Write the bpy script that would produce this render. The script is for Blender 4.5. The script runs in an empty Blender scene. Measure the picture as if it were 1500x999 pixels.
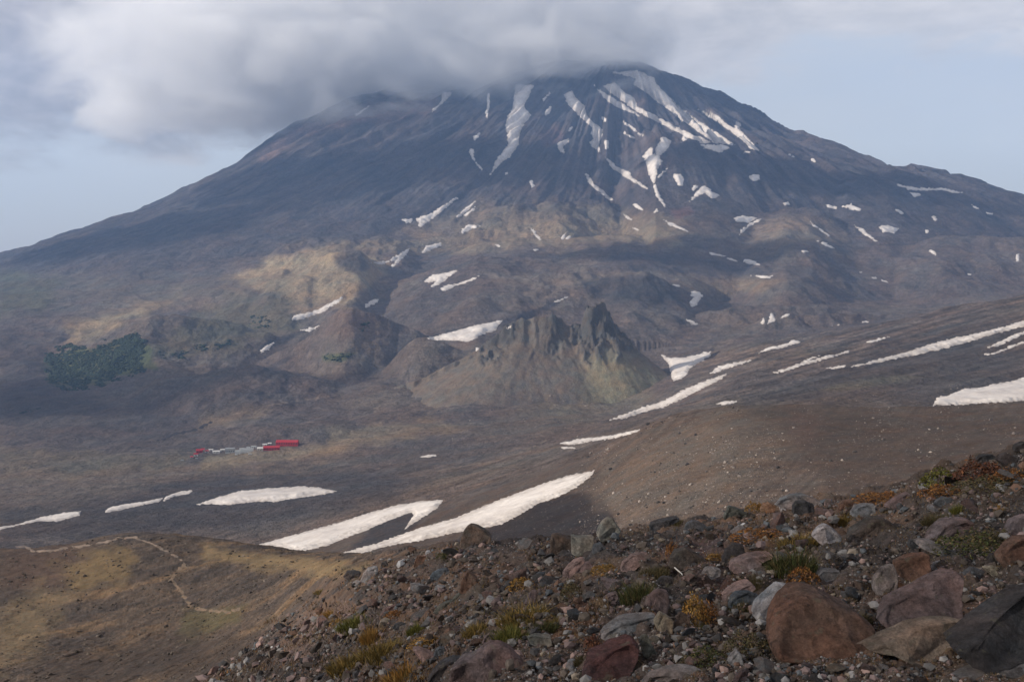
import bpy, math, random
import numpy as np
random.seed(7)
F = 1400.0      # focal length in photo pixels (1500 wide)
X0, YH = 750.0, 377.0   # principal column, eye-level row
C = bpy.context.scene.collection
sc = bpy.context.scene
V3 = np.array

# ------------------------------------------------------------------ helpers
def link(o, parent=None):
    C.objects.link(o)
    if parent is not None: o.parent = parent
    return o

def tag(o, label=None, cat=None, group=None, kind=None):
    if label: o['label'] = label
    if cat: o['category'] = cat
    if group: o['group'] = group
    if kind: o['kind'] = kind
    return o

def np_mesh(name, co, faces, mat=None, col=None, smooth=True):
    """co (n,3); faces (m,k) constant k; col (n,3) vertex colours"""
    me = bpy.data.meshes.new(name)
    co = np.asarray(co, np.float32); faces = np.asarray(faces, np.int32)
    n, (m, k) = len(co), faces.shape
    me.vertices.add(n); me.vertices.foreach_set('co', co.ravel())
    me.loops.add(m*k); me.loops.foreach_set('vertex_index', faces.ravel())
    me.polygons.add(m)
    me.polygons.foreach_set('loop_start', np.arange(0, m*k, k, dtype=np.int32))
    me.polygons.foreach_set('loop_total', np.full(m, k, np.int32))
    me.update(calc_edges=True)
    me.polygons.foreach_set('use_smooth', np.full(m, smooth, bool))
    if col is not None:
        a = me.color_attributes.new('Col', 'FLOAT_COLOR', 'POINT')
        c4 = np.ones((n, 4), np.float32); c4[:, :3] = col
        a.data.foreach_set('color', c4.ravel())
    if mat: me.materials.append(mat)
    return me

def np_obj(name, co, faces, mat=None, col=None, smooth=True, parent=None):
    return link(bpy.data.objects.new(name, np_mesh(name, co, faces, mat, col, smooth)), parent)

def sstep(a, b, x):
    t = np.clip((x-a)/(b-a), 0, 1); return t*t*(3-2*t)

def perlin(x, y, seed=0):
    xi = np.floor(x).astype(np.int64); yi = np.floor(y).astype(np.int64)
    fx = x-xi; fy = y-yi
    u = fx*fx*fx*(fx*(fx*6-15)+10); v = fy*fy*fy*(fy*(fy*6-15)+10)
    def g(ix, iy, dx, dy):
        h = (ix*374761393 + iy*668265263 + seed*974711) & 0xffffffff
        h = ((h ^ (h >> 13))*1274126177) & 0xffffffff
        h = (h ^ (h >> 16)) & 0xffff
        a = h*(2*math.pi/65536)
        return np.cos(a)*dx + np.sin(a)*dy
    n00 = g(xi, yi, fx, fy); n10 = g(xi+1, yi, fx-1, fy)
    n01 = g(xi, yi+1, fx, fy-1); n11 = g(xi+1, yi+1, fx-1, fy-1)
    return ((n00*(1-u)+n10*u)*(1-v) + (n01*(1-u)+n11*u)*v)*1.5

def fbm(x, y, o=4, seed=0, gain=.5):
    s = 0; a = 1.; f = 1.
    for k in range(o):
        s = s + a*perlin(x*f, y*f, seed+k*17); a *= gain; f *= 2.03
    return s

def ridged(x, y, o=4, seed=0, gain=.5):
    s = 0; a = 1.; f = 1.
    for k in range(o):
        s = s + a*(1-2*np.abs(perlin(x*f, y*f, seed+k*31))); a *= gain; f *= 2.07
    return s

def gsm(a, s):
    if s <= 0: return a
    r = int(3*s)+1; k = np.exp(-.5*(np.arange(-r, r+1)/s)**2); k /= k.sum()
    return np.convolve(np.pad(a, r, mode='edge'), k, mode='valid')

# ------------------------------------------------------------------ materials
def new_mat(name):
    m = bpy.data.materials.new(name); m.use_nodes = True
    nt = m.node_tree; nt.nodes.clear()
    out = nt.nodes.new('ShaderNodeOutputMaterial')
    return m, nt, out

def N(nt, typ, **kw):
    n = nt.nodes.new(typ)
    for k, v in kw.items():
        if k.startswith('_'): setattr(n, k[1:], v)
        else: n.inputs[k].default_value = v
    return n

def noise_fac(nt, vec, scale, detail=4, lo=.3, hi=.7, rough=.6):
    n = N(nt, 'ShaderNodeTexNoise', Scale=scale, Detail=detail, Roughness=rough)
    nt.links.new(vec, n.inputs['Vector'])
    r = N(nt, 'ShaderNodeMapRange'); r.inputs['From Min'].default_value = lo; r.inputs['From Max'].default_value = hi
    nt.links.new(n.outputs['Fac'], r.inputs['Value'])
    return r.outputs['Result']

def mathn(nt, op, a, b=None, c=None):
    n = N(nt, 'ShaderNodeMath', _operation=op)
    for i, v in enumerate((a, b, c)):
        if v is None: continue
        if isinstance(v, (int, float)): n.inputs[i].default_value = v
        else: nt.links.new(v, n.inputs[i])
    return n.outputs[0]

def scale_col(nt, col, fac):
    n = N(nt, 'ShaderNodeVectorMath', _operation='SCALE')
    nt.links.new(col, n.inputs[0]); nt.links.new(fac, n.inputs['Scale'])
    return n.outputs[0]

def mixc(nt, fac, a, b, mode='MIX'):
    n = N(nt, 'ShaderNodeMix', _data_type='RGBA', _blend_type=mode)
    for sock, v in ((n.inputs[0], fac), (n.inputs[6], a), (n.inputs[7], b)):
        if isinstance(v, (int, float)): sock.default_value = v
        elif isinstance(v, tuple): sock.default_value = (*v, 1)
        else: nt.links.new(v, sock)
    return n.outputs[2]

def terrain_mat(name, scales, contrast, bump_scale, bump_dist, speck=None):
    m, nt, out = new_mat(name)
    geo = N(nt, 'ShaderNodeNewGeometry'); pos = geo.outputs['Position']
    att = N(nt, 'ShaderNodeAttribute', _attribute_name='Col')
    f = None
    for s, c in zip(scales, contrast):
        q = noise_fac(nt, pos, s, 6, .25, .75, .65)
        q = mathn(nt, 'MULTIPLY_ADD', q, 2*c, 1-c)
        f = q if f is None else mathn(nt, 'MULTIPLY', f, q)
    col = scale_col(nt, att.outputs['Color'], f)
    # hue drift between reddish and greyish ground
    h = noise_fac(nt, pos, scales[0]*2.3, 4, .35, .65)
    tint = mixc(nt, h, (1.1, .97, .9), (.92, 1.0, 1.08))
    col = mixc(nt, 1.0, col, tint, 'MULTIPLY')
    if speck:
        v = N(nt, 'ShaderNodeTexVoronoi', Scale=speck[0]); nt.links.new(pos, v.inputs['Vector'])
        near = mathn(nt, 'LESS_THAN', v.outputs['Distance'], speck[1])
        sep = N(nt, 'ShaderNodeSeparateColor'); nt.links.new(v.outputs['Color'], sep.inputs[0])
        pick = mathn(nt, 'GREATER_THAN', sep.outputs[0], speck[2])
        col = mixc(nt, mathn(nt, 'MULTIPLY', mathn(nt, 'MULTIPLY', near, pick), .7), col, (.23, .2, .18))
    b = N(nt, 'ShaderNodeBsdfPrincipled', Roughness=.95); b.inputs['Specular IOR Level'].default_value = .15
    nt.links.new(col, b.inputs['Base Color'])
    bn = N(nt, 'ShaderNodeTexNoise', Scale=bump_scale, Detail=6, Roughness=.7); nt.links.new(pos, bn.inputs['Vector'])
    bu = N(nt, 'ShaderNodeBump', Strength=.8, Distance=bump_dist); nt.links.new(bn.outputs['Fac'], bu.inputs['Height'])
    nt.links.new(bu.outputs[0], b.inputs['Normal'])
    nt.links.new(b.outputs[0], out.inputs['Surface'])
    return m

MT_near = terrain_mat('stony_soil', (.6, 5, 40), (.25, .35, .45), 30, .03, (22, .25, .72))
MT_mid = terrain_mat('loose_scree', (.02, .2, 1.4), (.25, .35, .45), .7, 1.6, (.35, .2, .7))
MT_far = terrain_mat('volcanic_plain', (.0025, .02, .13), (.16, .3, .4), .03, 22)
MT_vol = terrain_mat('volcano_slope', (.0015, .012, .07), (.2, .38, .45), .015, 50)

def snow_mat():
    m, nt, out = new_mat('old_snow')
    geo = N(nt, 'ShaderNodeNewGeometry'); pos = geo.outputs['Position']
    a = noise_fac(nt, pos, .02, 7, .3, .7, .7); b_ = noise_fac(nt, pos, .15, 5, .35, .75, .7)
    att = N(nt, 'ShaderNodeAttribute', _attribute_name='Col'); sp = N(nt, 'ShaderNodeSeparateColor'); nt.links.new(att.outputs['Color'], sp.inputs[0])
    c = mixc(nt, a, (.86, .81, .76), (.56, .5, .46)); wv = noise_fac(nt, pos, .06, 6, .35, .7, .75)
    ed = mathn(nt, 'SUBTRACT', mathn(nt, 'MULTIPLY_ADD', wv, 1.1, .3), sp.outputs[0]); ed.node.use_clamp = True
    c = mixc(nt, mathn(nt, 'MULTIPLY', ed, .75), c, (.26, .22, .19)); c = mixc(nt, mathn(nt, 'MULTIPLY', b_, .35), c, (.34, .29, .26))
    b = N(nt, 'ShaderNodeBsdfPrincipled', Roughness=.7); nt.links.new(c, b.inputs['Base Color'])
    bn = N(nt, 'ShaderNodeTexNoise', Scale=.1, Detail=6, Roughness=.7); nt.links.new(pos, bn.inputs['Vector'])
    bu = N(nt, 'ShaderNodeBump', Strength=.5, Distance=2.0); nt.links.new(bn.outputs['Fac'], bu.inputs['Height'])
    nt.links.new(bu.outputs[0], b.inputs['Normal'])
    nt.links.new(b.outputs[0], out.inputs['Surface'])
    return m
M_snow = snow_mat()

def plain_mat(name, col, rough=.7, var=.25, scale=.5, spec=.3):
    m, nt, out = new_mat(name)
    tc = N(nt, 'ShaderNodeTexCoord')
    f = noise_fac(nt, tc.outputs['Object'], scale, 5)
    f = mathn(nt, 'MULTIPLY_ADD', f, 2*var, 1-var)
    rgb = N(nt, 'ShaderNodeRGB'); rgb.outputs[0].default_value = (*col, 1)
    b = N(nt, 'ShaderNodeBsdfPrincipled', Roughness=rough); b.inputs['Specular IOR Level'].default_value = spec
    nt.links.new(scale_col(nt, rgb.outputs[0], f), b.inputs['Base Color'])
    nt.links.new(b.outputs[0], out.inputs['Surface'])
    return m

def rock_mat():
    m, nt, out = new_mat('volcanic_rock')
    tc = N(nt, 'ShaderNodeTexCoord'); oi = N(nt, 'ShaderNodeObjectInfo')
    mp = N(nt, 'ShaderNodeVectorMath', _operation='ADD'); nt.links.new(tc.outputs['Object'], mp.inputs[0]); nt.links.new(oi.outputs['Location'], mp.inputs[1])
    v = mp.outputs[0]
    a = noise_fac(nt, v, 3.5, 6, .3, .7); b2 = noise_fac(nt, v, 22, 6, .3, .7, .75); c2 = noise_fac(nt, v, 90, 3, .3, .7)
    f = mathn(nt, 'MULTIPLY', mathn(nt, 'MULTIPLY_ADD', a, .7, .65), mathn(nt, 'MULTIPLY_ADD', b2, .9, .55))
    f = mathn(nt, 'MULTIPLY', f, mathn(nt, 'MULTIPLY_ADD', c2, .4, .8))
    col = scale_col(nt, oi.outputs['Color'], f)
    h = noise_fac(nt, v, 2.2, 4, .35, .65)
    col = mixc(nt, 1.0, col, mixc(nt, h, (1.15, .95, .88), (.88, .98, 1.06)), 'MULTIPLY')
    # lichen blotches
    l = noise_fac(nt, v, 13, 7, .60, .66, .6)
    col = mixc(nt, mathn(nt, 'MULTIPLY', l, .45), col, (.16, .15, .11))
    l2 = noise_fac(nt, v, 30, 5, .62, .68, .6)
    col = mixc(nt, mathn(nt, 'MULTIPLY', l2, .5), col, (.035, .033, .035))
    b = N(nt, 'ShaderNodeBsdfPrincipled', Roughness=.9); b.inputs['Specular IOR Level'].default_value = .2
    nt.links.new(col, b.inputs['Base Color'])
    bn = N(nt, 'ShaderNodeTexNoise', Scale=6, Detail=12, Roughness=.78, Distortion=.4); nt.links.new(v, bn.inputs['Vector'])
    vo = N(nt, 'ShaderNodeTexVoronoi', _feature='DISTANCE_TO_EDGE', Scale=7); 
    vw = N(nt, 'ShaderNodeVectorMath', _operation='ADD'); nt.links.new(v, vw.inputs[0]); vs_ = N(nt, 'ShaderNodeVectorMath', _operation='SCALE'); nt.links.new(bn.outputs['Color'], vs_.inputs[0]); vs_.inputs['Scale'].default_value = .35; nt.links.new(vs_.outputs[0], vw.inputs[1]); nt.links.new(vw.outputs[0], vo.inputs['Vector'])
    cr = N(nt, 'ShaderNodeMapRange'); cr.inputs['From Max'].default_value = .05; nt.links.new(vo.outputs['Distance'], cr.inputs['Value'])
    hh = mathn(nt, 'MULTIPLY_ADD', cr.outputs['Result'], .12, bn.outputs['Fac'])
    bu = N(nt, 'ShaderNodeBump', Strength=1.0, Distance=.09); nt.links.new(hh, bu.inputs['Height'])
    nt.links.new(bu.outputs[0], b.inputs['Normal'])
    nt.links.new(b.outputs[0], out.inputs['Surface'])
    return m
M_rock = rock_mat()

def vc_mat(name, rough=.9, var=.3, scale=20., trans=0.):
    m, nt, out = new_mat(name)
    geo = N(nt, 'ShaderNodeNewGeometry'); att = N(nt, 'ShaderNodeAttribute', _attribute_name='Col')
    f = mathn(nt, 'MULTIPLY_ADD', noise_fac(nt, geo.outputs['Position'], scale, 5), 2*var, 1-var)
    col = scale_col(nt, att.outputs['Color'], f)
    b = N(nt, 'ShaderNodeBsdfPrincipled', Roughness=rough); b.inputs['Specular IOR Level'].default_value = .15
    nt.links.new(col, b.inputs['Base Color'])
    nt.links.new(b.outputs[0], out.inputs['Surface'])
    return m
M_stone = vc_mat('loose_stone', scale=25)
M_bould = vc_mat('far_stone', scale=1.0)
M_leaf = vc_mat('tundra_leaves', .8, .2, 30)
M_bush = vc_mat('dwarf_pine', .9, .3, .1)

# ------------------------------------------------------------------ terrain: one height field, laid out as profiles along the view columns
cols_px = np.concatenate([np.linspace(-760, -70, 40, endpoint=False), np.arange(-70, 1571, 1.65), np.linspace(1575, 2260, 40)])
NC = len(cols_px); U = (cols_px-X0)/F
def curve(pts, sm=6, yd=True):
    p = np.array(pts, float); x = p[:, 0]
    y = gsm(np.interp(cols_px, x, p[:, 1]), sm); d = np.exp(gsm(np.interp(cols_px, x, np.log(p[:, 2])), max(sm, 10)))
    return y, d
K = []
def k_z(y, d): return -(y-YH)/F*d
def addK(pts, rows, sm=6):
    y, d = curve(pts, sm); K.append((d, k_z(y, d), rows))
d0 = np.full(NC, .5); K.append((d0, np.full(NC, -1.62), 45))
addK([(-300,1040,90),(0,1040,80),(200,1040,60),(350,1040,30),(450,1040,15),(550,1040,8.5),(700,1040,5.6),(900,1040,4.6),(1200,1040,4.2),(1500,1040,4.0),(1800,1040,3.8)], 380, 14)
addK([(-300,960,150),(0,945,120),(150,935,115),(300,915,105),(400,890,85),(470,850,66),(520,826,56),(560,814,50),(600,806,44),(680,797,38),(740,796,35),(800,790,31),(880,786,28),(930,778,26),(960,772,24.5),(1000,768,23),(1070,757,20.5),(1110,748,19),(1170,737,17.5),(1240,731,16),(1300,719,15),(1360,694,13.5),(1420,676,12.5),(1500,660,11.5),(1800,610,10)], 120, 4)
addK([(-300,830,270),(0,804,262),(60,802,258),(100,797,252),(150,786,250),(200,781,245),(250,783,235),(300,787,225),(350,794,212),(400,802,200),(450,809,190),(500,813,178),(560,825,170),(620,850,160),(700,860,150),(900,850,120),(1200,800,90),(1500,740,60),(1800,700,60)], 16, 5)
addK([(-300,880,420),(0,860,420),(300,850,400),(450,850,380),(560,850,340),(700,850,300),(900,850,260),(1200,800,250),(1500,740,240),(1800,700,240)], 16, 10)
addK([(-300,840,720),(0,830,720),(300,832,700),(450,832,640),(600,822,560),(700,812,520),(860,806,470),(930,800,430),(1100,775,400),(1300,740,380),(1500,700,360),(1800,690,360)], 200, 14)
addK([(-300,815,900),(0,806,930),(300,806,930),(400,800,900),(500,780,880),(600,752,880),(700,720,880),(800,688,870),(870,664,850),(920,640,820),(960,624,800),(1000,611,780),(1040,600,760),(1080,593,740),(1200,593,720),(1300,596,700),(1400,594,690),(1500,588,680),(1800,575,660)], 80, 6)
addK([(-300,760,1300),(0,750,1300),(300,738,1300),(450,722,1300),(600,705,1280),(700,690,1250),(800,668,1200),(900,640,1150),(960,622,1100),(1000,612,1050),(1080,604,980),(1200,608,940),(1300,612,930),(1500,616,900),(1800,600,900)], 70, 10)
addK([(-300,700,2000),(0,690,2000),(300,680,2000),(450,672,2000),(600,652,2000),(750,632,2000),(900,612,1850),(1000,598,1600),(1060,590,1400),(1200,589,1280),(1350,590,1230),(1500,586,1200),(1800,575,1200)], 90, 14)
addK([(-300,650,2600),(0,630,2600),(300,620,2600),(450,614,2600),(600,606,2600),(750,600,2550),(900,604,2520),(960,594,2450),(1010,574,2250),(1100,548,1950),(1200,532,1850),(1350,515,1800),(1500,502,1700),(1800,470,1600)], 190, 16)
addK([(-300,580,3300),(0,560,3300),(150,560,3300),(300,556,3300),(450,546,3300),(600,532,3250),(750,530,3200),(880,540,3150),(960,543,3120),(1010,528,3050),(1100,511,2850),(1200,494,2750),(1300,476,2650),(1400,456,2550),(1500,436,2450),(1800,380,2300)], 100, 8)
addK([(-300,520,3900),(0,500,3900),(150,503,3900),(300,500,3900),(450,486,3900),(600,478,3900),(750,474,3900),(900,478,3800),(1000,484,3700),(1100,490,3500),(1200,488,3350),(1300,480,3250),(1400,468,3200),(1500,452,3200),(1800,430,3200)], 100, 14)
addK([(-300,470,4600),(0,450,4600),(150,452,4600),(300,440,4600),(450,428,4600),(600,428,4600),(750,426,4600),(900,430,4600),(1100,438,4600),(1300,436,4500),(1500,430,4500),(1800,420,4500)], 90, 16)
addK([(-300,450,5500),(0,418,5500),(150,405,5400),(300,388,5400),(450,372,5400),(600,374,5400),(750,374,5400),(900,378,5400),(1050,392,5400),(1200,395,5400),(1350,396,5300),(1500,400,5300),(1800,400,5300)], 80, 16)
addK([(-300,440,6300),(0,395,6200),(150,362,6200),(300,335,6200),(450,322,6200),(600,325,6200),(750,320,6200),(900,315,6200),(1050,325,6200),(1200,322,6100),(1350,330,6000),(1500,345,6000),(1800,370,6000)], 120, 16)
addK([(-300,450,6900),(0,380,6900),(60,361,6900),(150,337,7000),(300,292,7200),(450,258,7200),(600,242,7200),(750,236,7200),(900,226,7200),(1000,218,7200),(1110,226,7100),(1200,244,7000),(1270,258,6900),(1340,266,6850),(1400,276,6800),(1500,290,6800),(1800,330,6800)], 210, 6)
addK([(-300,448,7300),(0,374,7300),(40,360,7400),(60,352,7400),(150,326,7600),(210,305,7900),(280,275,8150),(318,257,8300),(350,245,8500),(400,214,8700),(460,184,8900),(510,164,9050),(560,149,9200),(640,128,9300),(700,114,9400),(780,104,9450),(850,97,9500),(890,94,9500),(920,95,9500),(945,102,9500),(975,116,9450),(1000,131,9400),(1050,158,9200),(1100,183,9000),(1135,205,8900),(1150,211,8800),(1200,230,8500),(1225,235,8400),(1262,257,8100),(1300,275,7900),(1500,310,7700),(1800,350,7700)], 8, 2.5)
dl, zl, _ = K[-1]; K.append((dl+1600, zl-700, 0))
Kd = np.array([k[0] for k in K]); Kz = np.array([k[1] for k in K]); rows = [k[2] for k in K]
# rows attribute of each addK counts the cells that follow that curve; K[0] gets its own
R_near, = (None,)
h = np.diff(Kd, axis=0); dl_ = np.diff(Kz, axis=0)/h
sl = np.zeros_like(Kz)
for i in range(1, len(K)-1):
    a, b = dl_[i-1], dl_[i]
    w1 = 2*h[i]+h[i-1]; w2 = h[i]+2*h[i-1]
    with np.errstate(divide='ignore', invalid='ignore'):
        s_ = (w1+w2)/(w1/a+w2/b)
    sl[i] = np.where(a*b > 0, s_, 0)
sl[0] = dl_[0]; sl[-1] = dl_[-1]
slo = sl.copy()              # slopes leaving each profile point
def crest(i, m, f=1.2):      # a brow: beyond it the ground drops away faster than the sight line
    s0 = np.minimum(sl[i], f*Kz[i]/Kd[i]-.02); slo[i] = sl[i]*(1-m)+s0*m
    sl[i] = sl[i]*(1-m)+(.5*sl[i]+.5*dl_[i-1])*m
crest(2, sstep(530, 640, cols_px)); crest(6, sstep(980, 1120, cols_px))
D = []; Z = []; ROWK = []
for i in range(len(K)-1):
    n = rows[i]
    t = (np.arange(n)/n)[:, None]
    d = Kd[i]*(Kd[i+1]/Kd[i])**t
    if i == 1:   # near ground: even steps on screen
        y0 = YH-F*Kz[i]/Kd[i]; y1 = YH-F*Kz[i+1]/Kd[i+1]
        for _ in range(1):
            d = 1/(1/Kd[i]*(1-t)**1 + 1/Kd[i+1]*t)
    s = (d-Kd[i])/h[i]
    z = ((1+2*s)*(1-s)**2)*Kz[i] + s*(1-s)**2*h[i]*slo[i] + s*s*(3-2*s)*Kz[i+1] + s*s*(s-1)*h[i]*sl[i+1]
    D.append(d); Z.append(z); ROWK += [i]*n
D.append(Kd[-1][None]); Z.append(Kz[-1][None]); ROWK.append(len(K)-1)
D = np.concatenate(D); Z = np.concatenate(Z); ROWK = np.array(ROWK)
NR = len(D)
XX = U[None, :]*D; YY = D
print('grid', NR, NC)

PXg = np.broadcast_to(cols_px[None, :], D.shape)
def smax(a, b, k):
    hh = np.clip(.5+.5*(a-b)/k, 0, 1); return b*(1-hh)+a*hh + k*hh*(1-hh)

def ridge(pts, d, front=.45, back=.6, k=9., bend=0., sm=2.5, taper=.5, noise=.0, seed=0):
    """raise a hill whose outline against what is behind follows pts (photo pixels) at distance d"""
    global Z
    p = np.array(pts, float); c0, c1 = p[0, 0], p[-1, 0]
    zc = gsm(np.interp(cols_px, p[:, 0], p[:, 1]), sm)
    dc = d + bend*(cols_px-(c0+c1)/2)
    zp = k_z(zc, dc)
    out = np.maximum(c0-cols_px, 0)+np.maximum(cols_px-c1, 0)
    zp = zp - out/F*d*taper
    dy = YY-dc[None, :]
    if noise:
        dy = dy + d*.022*noise*fbm(XX/(d*.035), YY/(d*.06), 4, seed)
    zz = zp[None, :] - np.where(dy < 0, -dy*front, dy*back)
    m = np.abs(YY-dc[None, :]) < d*.35
    Z = np.where(m, smax(zz, Z, k), Z)

# middle-ground hills, far to near
ridge([(960,205),(1000,204),(1040,207),(1110,223),(1180,240),(1270,258),(1340,262)], 7000, .4, .9, 20, taper=.8)
ridge([(1240,262),(1270,257),(1300,258),(1340,266),(1400,275),(1430,277),(1465,287),(1500,290),(1600,300)], 6700, .35, .6, 20, taper=.8)
ridge([(1060,345),(1110,318),(1150,306),(1190,309),(1250,330),(1300,350)], 5700, .3, .3, 25, noise=.5, seed=4)
ridge([(1270,395),(1320,362),(1380,345),(1440,346),(1500,352),(1560,360)], 5300, .3, .3, 25, noise=.5, seed=5)
ridge([(640,380),(700,360),(760,352),(850,352),(920,345),(990,352),(1030,366),(1060,392)], 5300, .22, .12, 20, noise=.5, seed=6)
ridge([(440,400),(470,380),(500,373),(525,370),(545,384),(556,400)], 4900, .28, .2, 12, noise=.6, seed=7)
ridge([(150,470),(250,452),(330,432),(400,410),(450,405),(480,415)], 4600, .3, .12, 20, noise=.5, seed=8)
ridge([(560,420),(620,398),(700,380),(760,385),(800,402),(830,420)], 4700, .2, .15, 15, noise=.5, seed=9)
ridge([(820,432),(850,420),(872,411),(900,405),(945,403),(975,411),(998,428),(1015,444),(1040,455)], 4200, .42, .3, 8, noise=.4, seed=10)
ridge([(1000,470),(1060,455),(1120,448),(1200,450),(1280,462)], 3900, .3, .1, 12, noise=.7, seed=11)
ridge([(60,515),(150,480),(220,462),(300,470),(360,480),(420,500)], 3800, .3, .1, 20, noise=.5, seed=12)
ridge([(440,500),(470,478),(490,455),(505,446),(525,451),(560,466),(610,484),(640,500)], 3500, .6, .3, 14, noise=.3, seed=13)
ridge([(560,540),(585,515),(605,501),(622,497),(650,505),(690,522),(720,540)], 3200, .5, .25, 14, noise=.3, seed=14)

ridge([(700,420),(760,404),(830,398),(880,404)], 4350, .3, .3, 8, noise=.6, seed=15)
ridge([(300,640),(380,628),(470,622),(560,628),(640,640)], 2350, .12, .1, 6, noise=.5, seed=16)
ridge([(230,560),(300,545),(380,538),(450,548),(500,560)], 3050, .22, .2, 8, noise=.6, seed=17)
ridge([(1120,470),(1180,462),(1260,460),(1330,466)], 3600, .3, .2, 8, noise=.9, seed=18)
ridge([(560,352),(640,330),(720,312),(820,302),(900,306),(960,325)], 6100, .35, .3, 20, noise=.7, seed=19)
ridge([(380,372),(450,352),(520,345),(580,352),(620,366)], 5500, .3, .2, 12, noise=.7, seed=20)
# volcano: radial ribs and gullies around the summit axis
ax, ay = (905-X0)/F*9600, 9600.
rad = np.hypot(XX-ax, YY-ay); ang = np.arctan2(XX-ax, ay-YY)
vm = sstep(4300, 3000, rad)*sstep(5300, 6000, YY)
sel = vm > 0
A, Rr = ang[sel], rad[sel]
wob = .025*perlin(A*2, Rr/1500., 3)
g1 = ridged((A+wob)*4.5, Rr/4000., 2, 21); g2 = ridged((A+wob)*13, Rr/2500., 3, 23); g3 = ridged((A+wob)*40, Rr/1200., 2, 29)
env = sstep(250, 1300, Rr)
Z[sel] += vm[sel]*env*(g1*46 + g2*50 + g3*17*sstep(200, 1500, Rr))*np.where(YY[sel] > 7000, 1, .8)
# plains: shallow winding channels and benches
pm = sstep(1000, 1800, YY)*sstep(6600, 5600, YY)
sel = pm > 0
xs_, ys_ = XX[sel], YY[sel]
Z[sel] += pm[sel]*((ridged(xs_/700+.3*perlin(xs_/400, ys_/400, 5), ys_/1300, 3, 41)-.6)*14*sstep(1500, 4500, ys_) + fbm(xs_/260, ys_/260, 3, 43)*9*sstep(1000, 3500, ys_))
# right flank: long straight gullies running down to the left
rf = sstep(950, 1100, PXg)*sstep(900, 1300, YY)*sstep(3200, 2700, YY)
sel = rf > 0
q = (YY[sel]*.75 - XX[sel]*.45)
Z[sel] += rf[sel]*(ridged(q/130, (XX[sel]*.8+YY[sel]*.4)/900, 3, 47)-.5)*7
# scale-following roughness
ROUGH = np.interp(np.log(YY), np.log([1, 55, 65, 320, 360, 820, 1300, 1800, 5400, 6200]), [.085, .085, .05, .05, .03, .03, .04, .058, .058, .09])
pix = YY*1.65/F; ROWD = np.abs(np.gradient(YY, axis=0))
lam = 2600.
oc = 0
while lam > .012:
    w = sstep(2.2, 4.5, lam/pix)*sstep(1.0, .4, lam/(.09*YY))*sstep(.5, 1.3, lam/ROWD)
    s_ = w > 0
    if s_.any():
        rg = ROUGH[s_]
        Z[s_] += w[s_]*lam*rg*perlin(XX[s_]/lam+oc*3.7, YY[s_]/lam+oc*1.3, 60+oc)
    lam *= .5; oc += 1
# pebbly cobbles in the near ground
def worley(x, y, seed):
    xi = np.floor(x).astype(np.int64); yi = np.floor(y).astype(np.int64)
    best = np.full(x.shape, 9.); hid = np.zeros(x.shape)
    for i in (-1, 0, 1):
        for j in (-1, 0, 1):
            a, b = xi+i, yi+j
            hsh = (a*374761393 + b*668265263 + seed*974711) & 0xffffffff
            hsh = ((hsh ^ (hsh >> 13))*1274126177) & 0xffffffff; hsh = hsh ^ (hsh >> 16)
            rx = (hsh & 1023)/1023.; ry = ((hsh >> 10) & 1023)/1023.
            dd = (a+rx-x)**2+(b+ry-y)**2
            m = dd < best; best = np.where(m, dd, best); hid = np.where(m, ((hsh >> 20) & 255)/255., hid)
    return np.sqrt(best), hid
PEB = np.zeros(D.shape); 
for lamb, sd in ((.05, 1), (.13, 2), (.34, 3), (.9, 5), (2.4, 6)):
    w = sstep(3., 6., lamb/pix)*sstep(.1, .04, lamb/YY)*(YY < 330)*sstep(.5, 1.3, lamb/ROWD)
    s_ = w > .01
    if s_.any():
        dd, hh = worley(XX[s_]/lamb, YY[s_]/lamb*.8, sd)
        b_ = np.clip(1-dd/(.3+.35*hh), 0, 1)**.6*(hh > .35)
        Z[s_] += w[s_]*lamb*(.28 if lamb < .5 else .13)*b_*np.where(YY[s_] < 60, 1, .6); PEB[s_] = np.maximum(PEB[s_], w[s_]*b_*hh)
PY = YH-F*Z/YY
def recompute():
    global PY, RM, VIS
    PY = YH-F*Z/YY
    RM = np.minimum.accumulate(PY, axis=0)
    VIS = PY <= RM+1.2
recompute()
ATT = {}
def cast(x, y):
    """photo pixel -> column, row on the ground"""
    c = int(np.argmin(np.abs(cols_px-x)))
    r = int(np.argmax(RM[20:, c] <= y))+20
    return r, c
def cast_d(x, y):
    r, c = cast(x, y); return YY[r, c]

def seg_dist(px, py, poly, closed=True):
    best = np.full(px.shape, 1e9); inside = np.zeros(px.shape, bool)
    n = len(poly)
    for i in range(n if closed else n-1):
        x0, y0 = poly[i]; x1, y1 = poly[(i+1) % n]
        dx, dy = x1-x0, y1-y0
        t = np.clip(((px-x0)*dx+(py-y0)*dy)/max(dx*dx+dy*dy, 1e-9), 0, 1)
        best = np.minimum(best, np.hypot(px-x0-t*dx, py-y0-t*dy))
        if closed and y0 != y1:
            cnd = (y0 > py) != (y1 > py)
            inside ^= cnd & (px < x0+(py-y0)*dx/dy)
    return np.where(inside, best, -best) if closed else best

def region_sd(poly, pad=14):
    """signed distance (photo px) of the visible ground points around a traced outline"""
    p = np.array(poly, float)
    c0, c1 = np.searchsorted(cols_px, [p[:, 0].min()-pad, p[:, 0].max()+pad])
    ok = (VIS[:, c0:c1] & (PY[:, c0:c1] > p[:, 1].min()-pad) & (PY[:, c0:c1] < p[:, 1].max()+pad)).any(1)
    rr = np.where(ok)[0]
    return (rr.min(), rr.max()+1, c0, c1)

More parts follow.
